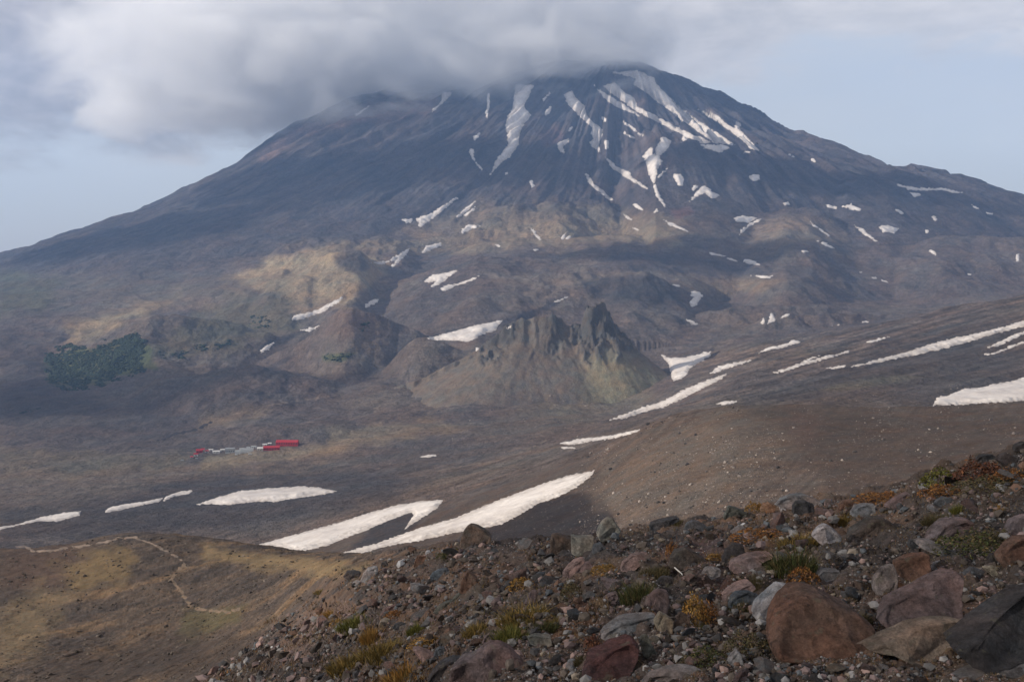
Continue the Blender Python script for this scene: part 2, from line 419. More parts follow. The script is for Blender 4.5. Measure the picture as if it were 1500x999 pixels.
# ------------------------------------------------------------------ ground colours (albedo, with some painted sun and shade)
COL = np.zeros(D.shape+(3,), np.float32)
def setc(m, c, a=1.):
    m = (np.clip(m, 0, 1)*a)[..., None]
    COL[:] = COL*(1-m)+np.array(c, np.float32)*m
base = {0: (.085, .070, .060)}
COL[:] = (.088, .072, .066)
big = fbm(XX/90+3, YY/90, 4, 71)
mid_n = fbm(XX/500, YY/700, 4, 73); small = fbm(XX/60., YY/60., 3, 75)
zone = lambda a, b, e=.12: sstep(a*(1-e), a*(1+e), YY)*sstep(b*(1+e), b*(1-e), YY)
nf = fbm(XX/3., YY/3., 4, 77); gul = fbm(XX/160., YY/160., 3, 315)
setc(zone(.1, 60), (.066, .051, .044)); setc(zone(.1, 60)*sstep(0, .5, nf), (.09, .062, .046)); setc(zone(.1, 60)*sstep(.1, .5, -nf), (.042, .036, .034))
setc(zone(60, 320), (.062, .047, .037))
n2 = fbm(XX/16., YY/16., 4, 79)
setc(zone(60, 320)*sstep(.1, .8, n2), (.118, .076, .042), .7); setc(zone(60, 320)*sstep(.05, .5, -n2), (.042, .034, .030))
setc(zone(320, 860), (.098, .075, .060)); setc(zone(320, 860)*sstep(.0, .6, big), (.078, .058, .047), .7)
setc(zone(860, 5400), (.10, .081, .070)); 
setc(zone(1100, 5600)*sstep(.05, .5, mid_n), (.13, .104, .08), .55)
setc(zone(1100, 5600)*sstep(.1, .5, -mid_n), (.078, .064, .06), .5)
setc(zone(1100, 5600)*sstep(.2, .7, small), (.12, .10, .08), .3)
setc(zone(5600, 12000), (.06, .053, .055))
setc(zone(5600, 12000)*sstep(0, .5, fbm(ang*9, rad/500, 4, 81)), (.095, .077, .072), .6)
COL *= (1+.14*zone(900, 5600))[..., None]
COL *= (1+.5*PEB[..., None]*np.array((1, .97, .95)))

def streak(m, a, b, amp, seed):
    n = fbm(a, b, 3, seed); COL[:] = COL*(1+(amp*m*np.clip(n, -1, 1)))[..., None]
streak(zone(320, 860)*(PXg > 840), (PXg+PY*1.0)/9., (PXg-PY)/70., .3, 301)
streak(sstep(950, 1100, PXg)*zone(900, 3000), (PY+PXg*.27)/4., PXg/90., .6, 303)
streak(zone(60, 330), (PY+PXg*.45)/7., PXg/30., .25, 305)
streak(zone(60, 330), PXg/3.6, PY/2.6, .5, 311)
streak(zone(900, 5900), PXg/3.8, PY/2.4, .2, 313)
streak(zone(860, 1600)*(PXg < 1000), (PY+PXg*.33)/5., PXg/80., .35, 306)
streak(zone(5900, 12000), ang*60, rad/900., .5, 307)
streak(zone(1500, 5900), PY/3.5, PXg/26., .2, 309)
def paint(poly, c, a=1., soft=14, nz=10, seed=0, sc_=40., str_=1.):
    """lay a patch of soil or plant colour, in places painted sun or shade, over the ground inside a traced outline"""
    r0, r1, c0, c1 = region_sd(poly, soft+nz)
    px = PXg[r0:r1, c0:c1]; py = PY[r0:r1, c0:c1]
    sd = seg_dist(px, py, poly) + nz*fbm(px/sc_, py/(sc_*.45), 4, 90+seed)
    m = sstep(-soft, soft, sd)*VIS[r0:r1, c0:c1]*a
    m = m[..., None]
    COL[r0:r1, c0:c1] = COL[r0:r1, c0:c1]*(1-m)+np.array(c, np.float32)*m
tundra = (.27, .205, .125); green = (.075, .085, .035); dark = (.045, .040, .042); red = (.13, .075, .065); pale = (.22, .185, .15)  # tundra is lightened to paint the sunlit tan patches too
paint([(330,420),(400,372),(480,358),(560,380),(560,400),(520,440),(440,455),(400,430)], tundra, .9, 14, 14, 1)
paint([(90,480),(150,455),(260,435),(255,445),(180,470),(140,500),(100,505)], tundra, .8, 10, 10, 2)
paint([(0,400),(150,400),(330,410),(400,440),(200,440),(0,460)], (.14,.12,.085), .5, 20, 15, 3)
paint([(230,500),(330,440),(420,430),(440,480),(330,520),(200,520)], (.115,.105,.065), .7, 14, 14, 4)
paint([(60,530),(160,500),(220,505),(230,540),(110,570),(70,560)], green, .9, 5, 8, 5)
paint([(300,600),(350,590),(400,600),(330,620),(290,625)], tundra, .6, 10, 8, 6)
paint([(300,670),(400,655),(520,655),(490,665),(350,680),(290,690)], tundra, .6, 5, 4, 7)
paint([(0,655),(120,660),(280,668),(250,690),(100,700),(0,705)], (.14,.115,.075), .6, 7, 8, 8)
paint([(480,630),(640,615),(700,625),(560,650),(480,655)], tundra, .5, 8, 8, 9)
paint([(1000,415),(1060,408),(1110,405),(1150,412),(1120,425),(1020,432)], tundra, .5, 8, 6, 10)
paint([(700,300),(850,300),(1000,320),(1000,340),(850,350),(700,345)], (.19,.15,.10), .8, 16, 14, 11)
paint([(1080,330),(1150,312),(1200,320),(1240,345),(1180,350),(1100,350)], (.19,.15,.11), .8, 12, 10, 12)
paint([(1190,572),(1240,560),(1330,550),(1355,552),(1310,562),(1240,572)], (.26,.225,.14), .8, 3, 3, 13)
paint([(860,400),(945,404),(1000,440),(980,450),(880,440),(850,425)], (.045,.043,.045), .85, 8, 5, 14)
paint([(480,445),(530,450),(560,470),(520,490),(470,490)], red, .25, 10, 8, 15)
paint([(380,505),(470,475),(440,490),(400,510),(380,516)], dark, .9, 3, 2, 16)
paint([(366,548),(430,520),(420,530),(372,553)], dark, .8, 3, 2, 17)
paint([(470,520),(520,518),(500,530),(474,530)], green, .8, 3, 2, 18)
paint([(625,492),(700,476),(780,455),(830,434),(800,458),(740,480),(700,478),(640,497)], dark, .8, 4, 3, 19)
paint([(500,815),(560,760),(640,740),(590,790)], dark, .9, 5, 3, 20)
paint([(640,800),(700,780),(790,735),(850,720),(880,725),(900,760),(880,790),(800,800)], (.032,.026,.025), .97, 4, 3, 21)  # dark hill face by the snow, colour lowered to offset the sun on it
paint([(0,745),(140,735),(280,700),(420,690),(520,690),(640,700),(560,735),(400,770),(100,790),(0,790)], (.058,.053,.056), .8, 12, 8, 22)
paint([(860,720),(960,640),(1060,600),(1200,600),(1140,680),(1000,760),(920,770)], (.125,.098,.077), .8, 20, 12, 23)  # sunlit left side of the scree hill, painted in as lighter colour
paint([(1080,595),(1500,595),(1500,650),(1380,690),(1250,720),(1150,640)], (.070,.052,.041), .85, 26, 14, 24)
paint([(1155,600),(1200,600),(1190,660),(1160,640)], (.095,.06,.048), .4, 14, 8, 25)
paint([(1300,500),(1500,450),(1500,560),(1380,590),(1100,585),(1200,550)], (.062,.056,.056), .7, 16, 8, 26)
paint([(0,800),(120,800),(90,860),(0,860)], (.07,.045,.035), .8, 18, 10, 27)
paint([(80,830),(150,800),(200,815),(180,850),(120,870)], (.15,.105,.05), .7, 14, 14, 28)
paint([(300,800),(420,815),(540,830),(500,845),(400,835),(300,815)], (.18,.13,.07), .8, 8, 8, 29)
paint([(0,900),(60,860),(100,880),(40,960),(0,980)], (.17,.125,.07), .6, 20, 14, 30)
paint([(270,895),(360,885),(350,910),(280,940),(255,930)], (.075,.065,.032), .7, 8, 8, 31)
paint([(60,960),(250,930),(400,930),(440,1000),(60,1000)], (.036,.028,.025), .75, 25, 14, 32)
paint([(420,960),(440,900),(500,880),(560,880),(520,905),(470,930),(450,985)], (.14,.098,.08), .8, 8, 5, 33)
paint([(660,880),(720,860),(790,870),(760,890),(690,900)], (.10,.085,.07), .7, 10, 6, 34)
paint([(800,870),(840,855),(880,880),(860,920),(820,935),(800,910)], (.085,.05,.038), .9, 10, 8, 35)
paint([(800,900),(880,900),(860,950),(800,945)], (.095,.06,.04), .8, 10, 8, 36)
paint([(1020,850),(1080,840),(1080,860),(1040,890),(1020,880)], (.06,.035,.03), .8, 8, 6, 37)
paint([(960,800),(1060,780),(1060,830),(1000,840)], (.09,.06,.06), .6, 10, 8, 38)
paint([(700,640),(830,630),(900,600),(820,590),(740,600)], (.13,.105,.08), .5, 14, 8, 39)
paint([(780,560),(850,560),(960,560),(940,600),(860,615),(760,600)], (.17,.145,.10), .6, 14, 10, 40)
paint([(985,310),(1010,300),(1015,310),(990,325)], (.14,.075,.07), .7, 5, 4, 41)
paint([(785,195),(815,190),(830,205),(800,215)], (.11,.07,.075), .7, 5, 4, 42)
paint([(400,205),(470,170),(560,150),(640,135),(640,160),(560,180),(470,190),(380,238)], (.17,.12,.11), .9, 6, 5, 43)  # lit pinkish strip of the left flank, put in as colour

paint([(330,415),(400,380),(470,366),(530,370),(500,380),(430,392),(380,410)], (.34,.26,.155), .8, 6, 8, 50)  # sunlight on the bench crest painted as brighter tan
paint([(490,376),(530,372),(550,392),(520,400),(495,395)], dark, .8, 6, 5, 51)  # shaded right end of the bench, painted dark
paint([(100,478),(170,458),(230,452),(160,475),(110,492)], (.34,.26,.155), .8, 5, 6, 52)  # sunlit tan patch on the left slope, brightness painted in
paint([(440,440),(520,410),(545,395),(560,400),(520,430),(450,455)], tundra, .7, 8, 8, 53)
paint([(900,372),(1010,368),(1080,392),(1120,400),(1000,402),(880,395)], (.055,.052,.06), .6, 8, 6, 54)  # shading of the scarp under the plateau edge, painted as a dark band
paint([(0,520),(60,500),(70,560),(180,590),(340,560),(420,560),(380,600),(240,640),(100,650),(0,640)], (.06,.05,.05), .65, 20, 12, 55)
paint([(580,340),(620,320),(700,300),(700,330),(640,350)], (.2,.16,.11), .6, 10, 8, 56)
paint([(700,398),(860,404),(900,398),(950,396),(1010,404),(1060,412),(1000,420),(960,402),(890,402),(840,422),(740,420)], (.17,.14,.11), .7, 4, 4, 57)
paint([(500,352),(620,345),(760,322),(880,325),(1000,345),(1000,362),(900,352),(760,362),(640,372),(540,372)], (.23,.18,.115), .75, 8, 9, 59)
paint([(0,400),(100,410),(60,450),(0,458)], green, .5, 12, 10, 58)
# ------------------------------------------------------------------ terrain meshes
def grid_faces(nr, nc, mask=None):
    i = np.arange(nr*nc).reshape(nr, nc)
    f = np.stack([i[:-1, :-1], i[:-1, 1:], i[1:, 1:], i[1:, :-1]], -1)
    return f.reshape(-1, 4) if mask is None else f[mask]
P = np.stack([XX, YY, Z], -1)
kstart = [int(np.argmax(ROWK == i)) for i in range(len(K)-1)]+[NR-1]
def sheet(name, r0, r1, mat, label, cat):
    o = np_obj(name, P[r0:r1+1].reshape(-1, 3), grid_faces(r1+1-r0, NC), mat, COL[r0:r1+1].reshape(-1, 3))
    return tag(o, label, cat, kind='structure')
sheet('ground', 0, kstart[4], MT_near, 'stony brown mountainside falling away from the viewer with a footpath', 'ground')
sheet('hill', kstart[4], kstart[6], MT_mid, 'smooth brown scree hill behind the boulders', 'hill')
sheet('valley', kstart[6], kstart[13], MT_far, 'wide brown volcanic valley with low hills and gullies', 'valley')
sheet('mountain', kstart[13], NR-1, MT_vol, 'large volcano with radial gullies and its top in cloud', 'volcano')

def overlay(name, r0, r1, c0, c1, hgt, keep, mat, col=None):
    """a real layer lying on the ground: the ground's own points lifted by hgt (m), sunk below it outside its outline"""
    k4 = keep[:-1, :-1] | keep[:-1, 1:] | keep[1:, 1:] | keep[1:, :-1]
    f = grid_faces(r1-r0, c1-c0, k4)
    if len(f) == 0: return None
    used, inv = np.unique(f, return_inverse=True)
    co = P[r0:r1, c0:c1].reshape(-1, 3)[used].copy(); co[:, 2] += hgt.reshape(-1)[used]
    cc = None if col is None else col.reshape(-1, 3)[used]
    return np_obj(name, co, inv.reshape(f.shape), mat, cc)

# ------------------------------------------------------------------ the craggy outcrop in the valley
def outcrop():
    dc = 2930.
    c0, c1 = np.searchsorted(cols_px, [520, 1040])
    cm = int(np.searchsorted(cols_px, 760)); rr = np.where((YY[:, cm] > 2150) & (YY[:, cm] < 3900))[0]; r0, r1 = rr.min(), rr.max()+1
    x = XX[r0:r1, c0:c1]; y = YY[r0:r1, c0:c1]; z0 = Z[r0:r1, c0:c1]; px = PXg[r0:r1, c0:c1]
    def cone(cx, cy, d, R, pw=1.0, seed=0, sx=1.):
        X, Zt = (cx-X0)/F*d, k_z(cy, d)
        a = np.arctan2(y-d, x-X)
        r = np.hypot((x-X)/sx, y-d)*(1+.10*perlin(np.cos(a)*1.5+seed, np.sin(a)*1.5, seed)+.012*perlin(np.cos(a)*9, np.sin(a)*9+seed, seed))
        base = -450.
        t = np.clip(1-r/R, -1, 1)
        return base+(Zt-base)*np.where(t > 0, t**pw, t)
    ap = cone(880, 474, dc-5, 305, .92, 1, 1.0)
    ap = smax(ap, cone(770, 482, dc+5, 410, 1.12, 2, 1.15), 14)
    ap = smax(ap, cone(825, 492, dc-20, 330, 1.05, 5), 12)
    prof = np.array([(560,575),(600,560),(625,552),(650,537),(672,528),(690,519),(700,513),(715,505),(728,497),(735,488),(742,478),(748,474),(756,471),(763,467),(772,470),(782,466),(796,464),(804,466),(809,462),(813,463),(818,470),(826,474),(835,479),(845,478),(852,477),(856,466),(860,459),(868,455),(876,454),(884,456),(889,463),(894,471),(899,480),(906,488),(913,496),(922,504),(935,512),(950,521),(965,531),(978,545),(985,565),(1000,590)], float)
    pz = np.interp(cols_px[c0:c1], prof[:, 0], prof[:, 1])
    zp = k_z(pz, dc)[None, :]
    wx = x+8*perlin(x/30., y/30., 62); wy = y+8*perlin(x/30., y/30., 63)
    rib = ridged(wx/30., wy/40., 3, 51); rib2 = ridged(wx/9., wy/9., 3, 53)
    crag_w = np.interp(cols_px[c0:c1], [700, 725, 745, 775, 795, 812, 830, 845, 862, 890, 910, 930, 955], [.1, .4, .45, .2, .15, .55, .15, .5, 1.3, 1.4, 1.0, .5, .1])[None, :]
    dy = np.maximum(np.abs(y-dc+10*perlin(x/24., y*0, 59))-4-12*crag_w*(rib+.1), 0)
    drop = np.where(dy < 34*crag_w, dy*2.1, 71*crag_w+(dy-34*crag_w)*1.2)
    w = zp-drop-90*sstep(915, 950, px)
    butt = np.interp(cols_px[c0:c1], [690,705,725,745,780,800,820,838,855,880,905,925,940], [.0,.5,.6,.0,.2,.0,.35,.1,.7,.9,.9,.5,0])[None, :]
    bn_ = ridged(wx/38., wy/75., 3, 61)
    b_ = butt*sstep(2740, 2860, y)*sstep(3000, 2940, y)*np.clip(bn_-.35, 0, 1.5)*22
    cm_ = sstep(-14, 6, w+b_-ap)*sstep(.05, .5, crag_w)     # where bare rock stands out of the scree
    cm_ = np.maximum(cm_, sstep(3, 10, b_))
    zz = smax(w, ap, 5)+b_
    wd, wh = worley(wx/13., wy/17., 65); wd2, wh2 = worley(wx/5.5, wy/8., 66)
    zz += cm_*(rib2*3.2+(wh-.5)*9+(wh2-.5)*4-wd*4+1.6*ridged(x/4.5, y/4.5, 2, 57))-cm_*1
    zz += 2.2*fbm(x/34, y/34, 4, 55)+.5*fbm(x/6, y/6, 2, 56)
    zz = zz-6*sstep(2700, 2450, y)
    hgt = zz-z0
    keep = hgt > -.8
    edge = 3.0
    hgt = np.maximum(hgt, -edge)
    # colour: dark crags, yellowish scree fans, grey shoulders
    crag = cm_
    col = np.empty(x.shape+(3,), np.float32); col[:] = (.15, .124, .095)
    fan = sstep(-.3, .6, fbm(np.arctan2(x-130, 3050-y)*22., y/300., 3, 57))[..., None]
    col = col*(1-fan*.55)+np.array((.12, .098, .084))*fan*.55
    yl = (sstep(830, 880, px)*sstep(2880, 2760, y)*.7)[..., None]; col = col*(1-yl)+np.array((.23, .205, .125))*yl
    low = sstep(2700, 2600, y)[..., None]; col = col*(1-low*.6)+np.array((.11, .09, .077))*low*.6
    col = col*(1-crag[..., None])+np.array((.085, .08, .072))*crag[..., None]
    global P
    o = overlay('rock_outcrop', r0, r1, c0, c1, hgt, keep, MT_crag, col)
    tag(o, 'jagged two-humped rock outcrop with scree fans rising from the valley', 'rock outcrop')
    # let the later ray casts and masks know the outcrop stands there
    Z[r0:r1, c0:c1] = np.maximum(z0, zz)
MT_crag = terrain_mat('crag', (.01, .05, .3), (.2, .3, .35), .12, 5)
outcrop(); recompute()

# ------------------------------------------------------------------ snow patches
def zoomed(ox, oy, s, pts): return [(ox+x/s, oy+y/s) for x, y in pts]
def snow(poly, label, group=None, thick=.5, rag=1.0, seed=[0]):
    seed[0] += 1
    r0, r1, c0, c1 = region_sd(poly, 5)
    r0 = max(r0-1, 0)
    px = PXg[r0:r1, c0:c1]; py = PY[r0:r1, c0:c1]; vis = VIS[r0:r1, c0:c1]
    sd = seg_dist(px, py, poly)
    p = np.array(poly, float)
    ext = min(np.ptp(p[:, 0]), np.ptp(p[:, 1]))
    a = rag*min(1., ext/12.+.25)
    sd = sd + a*(1.6*perlin((px+py)/11., (py-.4*px)/3., 200+seed[0])+1.2*perlin(px/3., py/1.9, 300+seed[0])) + .35
    sd = np.where(vis & (YY[r0:r1, c0:c1] > 330), sd, -2.)
    met = YY[r0:r1, c0:c1]/F
    hgt = np.clip(sd, -1.5, 5)*thick*met
    # the layer must also clear the outcrop's own points
    hgt = hgt + (Z[r0:r1, c0:c1]-P[r0:r1, c0:c1, 2])
    o = overlay('snow_patch', r0, r1, c0, c1, hgt, sd > 0, M_snow, np.repeat(np.clip(sd/(1.2+.08*ext), 0, 1)[..., None], 3, -1))
    if o: tag(o, label, 'snow patch', group)
    else: print('no snow for', label)
S = lambda ox, oy, s, pts, label, group=None, **k: snow(zoomed(ox, oy, s, pts), label, group, **k)
gV = 'snow fields on the volcano'; gF = 'snow patches in the valley'; gN = 'snow strips in the near gullies'
# volcano, from zoom (500,0) x3
S(500,0,3,[(765,375),(845,375),(815,440),(800,470),(835,505),(800,550),(778,600),(778,640),(740,690),(700,715),(655,768),(680,705),(735,635),(722,560),(728,515),(755,480)],'long snow gully dropping from the cloud at the middle of the volcano',gV)
S(500,0,3,[(570,655),(585,660),(580,690),(622,745),(615,750),(575,695),(562,670)],'thin bent snow streak left of the middle snow gully',gV)
S(500,0,3,[(582,600),(620,572),(600,605),(585,618)],'small leaf-shaped snow patch above the thin bent streak',gV)
S(500,0,3,[(445,405),(490,408),(460,440),(400,495),(395,488),(440,450)],'faint forked snow streak under the cloud on the left shoulder',gV)
S(500,0,3,[(640,412),(652,412),(650,470),(640,520),(633,495),(643,460)],'short vertical snow streak left of the middle snow gully, touching the cloud',gV)
S(500,0,3,[(115,468),(125,468),(60,515),(55,512)],'slim snow streak on the left skyline of the volcano',gV)
S(500,0,3,[(895,490),(925,465),(915,500),(898,510)],'small snow patch right of the middle gully under the cloud',gV)
S(500,0,3,[(915,405),(918,412),(890,445),(886,438)],'tiny slanting snow streak right of the middle gully at the cloud edge',gV)
S(500,0,3,[(980,415),(1010,400),(1040,445),(1070,465),(1078,510),(1110,545),(1150,570),(1140,610),(1130,640),(1138,672),(1095,640),(1092,625),(1115,615),(1098,590),(1105,560),(1050,515),(990,450)],'long broken snow strip falling from the cloud right of the volcano middle',gV)
S(500,0,3,[(1110,375),(1130,395),(1200,435),(1300,500),(1310,512),(1200,465),(1150,425)],'thin curved snow strip below the summit, leftmost of three',gV)
S(500,0,3,[(1150,380),(1200,365),(1240,405),(1285,430),(1300,470),(1400,520),(1500,575),(1590,610),(1622,628),(1590,632),(1500,592),(1400,540),(1300,492),(1230,440)],'long snow strip below the summit between two others',gV)
S(500,0,3,[(1190,318),(1240,318),(1300,310),(1370,345),(1400,390),(1440,425),(1500,490),(1560,530),(1620,565),(1730,638),(1640,628),(1500,530),(1400,455),(1330,400),(1280,370),(1300,345)],'broadest snow field running right from the summit',gV)
S(1000,0,3,[(65,482),(85,485),(140,525),(200,560),(225,575),(180,555),(110,515)],'thin snow line beside the double snow field on the right shoulder',gV)
S(1000,0,3,[(105,485),(150,510),(190,545),(230,565),(232,528),(255,545),(250,570),(275,600),(335,662),(300,655),(255,610),(200,570),(140,520)],'double snow field ending in a blunt tip on the right shoulder',gV)
S(1000,0,3,[(65,637),(200,640),(208,652),(160,670),(110,655)],'flat snow wedge under the broadest summit snow field',gV)
S(1000,0,3,[(0,575),(30,595),(60,615),(35,605),(0,622)],'small snow tail left of the flat snow wedge',gV)
S(1000,0,3,[(465,674),(492,690),(488,694),(468,682)],'small snow dash high on the right flank, left one of two',gV)
S(1000,0,3,[(562,698),(575,700),(592,716),(588,720),(565,706)],'small snow dash high on the right flank, right one of two',gV)
S(1000,0,3,[(292,772),(315,764),(338,775),(338,790),(310,793),(294,786)],'rounded snow patch alone on the dark shoulder under the skyline',gV)
S(1000,0,3,[(32,885),(60,845),(95,815),(130,840),(160,860),(130,873),(100,850),(70,860)],'arrow-shaped snow patch below the rounded patch',gV)
S(1000,0,3,[(40,830),(55,812),(65,820),(50,838)],'little snow spot just above the arrow-shaped patch',gV)
S(1000,0,3,[(270,665),(298,667),(296,672),(268,672)],'little snow dash right of the flat snow wedge',gV)
S(500,0,3,[(1380,660),(1410,600),(1450,620),(1430,660),(1395,685),(1412,710),(1390,740),(1380,790),(1372,810),(1350,760),(1340,710),(1325,690),(1350,655),(1370,650),(1360,680),(1385,685)],'forked snow patch in the hollow right of the volcano middle',gV)
S(500,0,3,[(1370,810),(1382,812),(1395,850),(1425,905),(1420,910),(1385,865)],'thin snow tail hanging below the forked patch',gV)
S(500,0,3,[(1440,738),(1395,782),(1390,778),(1425,745)],'short slanting snow line beside the forked patch',gV)
S(500,0,3,[(1160,690),(1200,725),(1250,755),(1270,760),(1275,780),(1350,830),(1340,832),(1260,785),(1190,740)],'long slanting snow strip ending in a tail on the mid slope',gV)
S(500,0,3,[(1240,535),(1260,545),(1330,600),(1322,602),(1250,550)],'thin snow line between the broken strip and the forked patch',gV)
S(500,0,3,[(1235,568),(1250,585),(1290,610),(1280,608),(1245,590)],'very thin snow line under another thin line above the forked patch',gV)
S(500,0,3,[(1145,512),(1165,525),(1160,533),(1143,522)],'small snow dot right of the long broken strip',gV)
S(500,0,3,[(1155,620),(1175,618),(1172,655),(1160,655)],'small snow patch immediately right of the lower broken strip',gV)
S(500,0,3,[(950,630),(1000,608),(998,625),(975,645),(980,675),(965,670),(952,645)],'hooked snow patch right of the middle gully on the mid slope',gV)
S(500,0,3,[(995,575),(1015,555),(1018,562),(1000,580)],'tiny snow dash above the hooked patch',gV)
S(500,0,3,[(1070,765),(1085,770),(1110,810),(1150,840),(1195,880),(1180,880),(1120,835),(1090,805)],'slanting snow strip below the hooked patch',gV)
S(500,0,3,[(825,798),(838,792),(850,818),(838,826)],'small upright snow patch below the middle gully',gV)
S(500,0,3,[(720,760),(730,758),(732,766),(722,768)],'tiny snow spot at the foot of the middle gully',gV)
S(500,0,3,[(1455,770),(1490,765),(1505,790),(1500,820),(1480,815),(1470,795)],'blunt snow patch right of the forked patch',gV)
S(500,0,3,[(1280,900),(1300,898),(1325,925),(1300,918)],'small snow fleck low on the volcano, left one of a chain',gV)
S(500,0,3,[(1375,932),(1388,915),(1390,930),(1370,938)],'small snow fleck below the thin snow tail',gV)
S(500,0,3,[(1240,942),(1255,948),(1280,968),(1260,964)],'small slanting snow fleck lowest of the flecks on the mid slope',gV)
S(500,0,3,[(1415,970),(1450,978),(1530,1020),(1500,1012),(1440,990)],'snow streak at the volcano foot beside the reddish soil',gV)
# volcano foot, right side
S(1000,0,3,[(935,810),(980,820),(1060,828),(1150,828),(1230,848),(1200,850),(1140,834),(1060,838),(990,832)],'long thin snow line just under the right skyline',gV)
S(1000,0,3,[(1000,848),(1045,852),(1045,862),(1020,866)],'small snow patch under the long skyline snow line',gV)
S(1000,0,3,[(700,908),(740,898),(785,920),(780,928),(745,920),(715,912)],'winged snow patch left of centre on the right foothills',gV)
S(1000,0,3,[(628,900),(680,910),(675,920),(640,912)],'small snow patch joined to the left of the winged patch',gV)
S(1000,0,3,[(936,925),(950,920),(970,940),(962,944)],'small round snow patch right of the winged patch',gV)
S(1000,0,3,[(1265,898),(1280,903),(1305,922),(1292,922)],'small slanting snow patch on the far right foothills',gV)
S(1000,0,3,[(1335,935),(1362,938),(1362,945),(1340,943)],'short snow dash right of the far right slanting patch',gV)
S(1000,0,3,[(1095,955),(1105,950),(1120,968),(1112,974)],'small snow drop below the round patch on the foothills',gV)
S(1000,0,3,[(440,892),(465,888),(472,900),(445,902)],'small snow patch halfway between arrow-shaped and winged patches',gV)
S(1000,0,3,[(225,958),(260,948),(300,955),(325,960),(290,980),(240,974)],'oval snow patch on the pale foothill',gV)
S(1000,0,3,[(345,962),(290,998),(250,1032),(258,1010),(310,975)],'thin snow line slanting down from the oval patch',gV)
S(1000,0,3,[(560,972),(580,990),(590,1000),(575,995)],'tiny snow fleck on the ridge of the pale foothill',gV)
S(1000,333,3,[(580,-10),(620,18),(658,45),(640,38),(600,12)],'curved snow strip on the right of the pale foothill',gV)
S(1000,333,3,[(755,-8),(790,8),(830,40),(858,65),(830,52),(790,25)],'broad snow strip slanting towards the dark gully',gV)
S(1000,333,3,[(862,0),(890,-8),(948,5),(935,24),(880,20)],'blocky snow patch beside the broad slanting strip',gV)
S(1000,333,3,[(585,58),(625,68),(670,95),(650,90),(610,72)],'curved snow sliver below the pale foothill',gV)
S(1000,333,3,[(522,104),(540,100),(552,108),(530,111)],'tiny snow dash below the curved sliver',gV)
S(1000,333,3,[(1065,15),(1078,12),(1080,28),(1068,28)],'small snow dot right of the blocky patch',gV)
S(1000,333,3,[(1080,100),(1092,98),(1122,124),(1110,125)],'slim snow wedge on the far right slope',gV)
S(1000,333,3,[(1465,120),(1478,118),(1477,152),(1466,150)],'upright snow patch at the right edge of the picture',gV)
S(1000,333,3,[(1252,205),(1268,206),(1267,211),(1254,210)],'tiny snow dash on the plain under the far right slope',gV)
# left of centre, foot of the volcano
S(500,0,3,[(265,965),(310,962),(312,975),(285,980)],'small snow patch beside the long slanting wedge',gF)
S(500,0,3,[(330,960),(400,935),(500,870),(510,872),(420,945),(345,1000),(335,975)],'long slanting snow wedge at the left foot of the volcano',gF)
S(500,0,3,[(505,955),(540,920),(590,883),(560,920),(520,955)],'thin snow arc right of the slanting wedge',gF)
S(500,0,3,[(540,945),(588,908),(585,920),(548,950)],'second thin snow arc tucked under the first',gF)
S(500,333,3,[(525,15),(560,-12),(610,-5),(580,5),(530,28)],'snow wedge high in the left valley',gF)
S(500,333,3,[(350,115),(370,85),(435,68),(440,82),(400,95)],'snow patch shaped like a shoe in the upper valley',gF)
S(500,333,3,[(122,155),(200,150),(300,92),(285,120),(225,178),(220,172),(245,140),(190,160)],'forked snow strip in the upper left gully',gF)
S(500,333,3,[(362,240),(400,208),(455,203),(512,188),(480,215),(430,250),(385,268),(415,238)],'broad ragged snow patch in the middle of the valley',gF)
S(500,333,3,[(435,270),(455,255),(510,248),(550,232),(607,214),(570,235),(500,258),(445,282)],'long thin snow patch below the broad ragged one',gF)
S(500,333,3,[(105,338),(140,318),(163,316),(160,328),(110,352)],'small oval snow patch above the reddish hillock',gF)
S(500,333,3,[(668,74),(685,75),(707,88),(690,86)],'small snow dash on the pale terrace',gF)
S(500,333,3,[(842,98),(858,96),(870,98),(850,105)],'tiny snow dash under the snow squiggle',gF)
S(500,333,3,[(830,5),(845,10),(862,35),(878,55),(870,58),(850,35)],'snow squiggle on the pale terrace',gF)
S(500,333,3,[(965,45),(985,25),(982,45),(972,55)],'small upright snow patch right of the squiggle',gF)
S(500,333,3,[(985,48),(1005,36),(1008,44),(992,52)],'small snow patch beside the upright one right of the squiggle',gF)
S(500,333,3,[(1275,2),(1290,3),(1312,14),(1300,13)],'snow dash on the plateau edge above the dark hill',gF)
S(500,333,3,[(1455,251),(1485,254),(1488,260),(1470,259)],'snow dash at the right end of the dark hill',gF)
S(0,333,3,[(1285,405),(1295,388),(1370,372),(1420,350),(1500,308),(1502,316),(1440,358),(1390,382),(1310,408)],'long snow strip curving below the tundra bench',gF)
S(0,333,3,[(1320,452),(1375,438),(1405,430),(1385,448),(1360,456)],'short snow patch at the top of the dark gully',gF)
S(0,333,3,[(1140,545),(1160,525),(1203,506),(1180,535),(1150,550)],'short snow patch at the bottom of the dark gully',gF)
S(500,333,3,[(378,488),(480,462),(580,432),(710,408),(690,430),(675,455),(620,470),(570,498),(540,503),(510,496),(400,495)],'big snow field left of the jagged outcrop',gF)
S(500,333,3,[(930,328),(990,305),(995,308),(945,330)],'thin snow line at the top of the dark streak',gF)
S(500,333,3,[(725,442),(745,434),(748,440),(730,448)],'tiny snow spot against the left shoulder of the outcrop',gF)
S(500,333,3,[(590,530),(603,530),(600,543),(592,543)],'tiny upright snow spot left of the outcrop',gF)
S(500,333,3,[(1405,560),(1440,572),(1500,575),(1560,560),(1622,545),(1620,565),(1575,590),(1530,620),(1515,650),(1490,668),(1458,675),(1448,640),(1440,600)],'bright snow patch with a pointed arm right of the outcrop',gF)
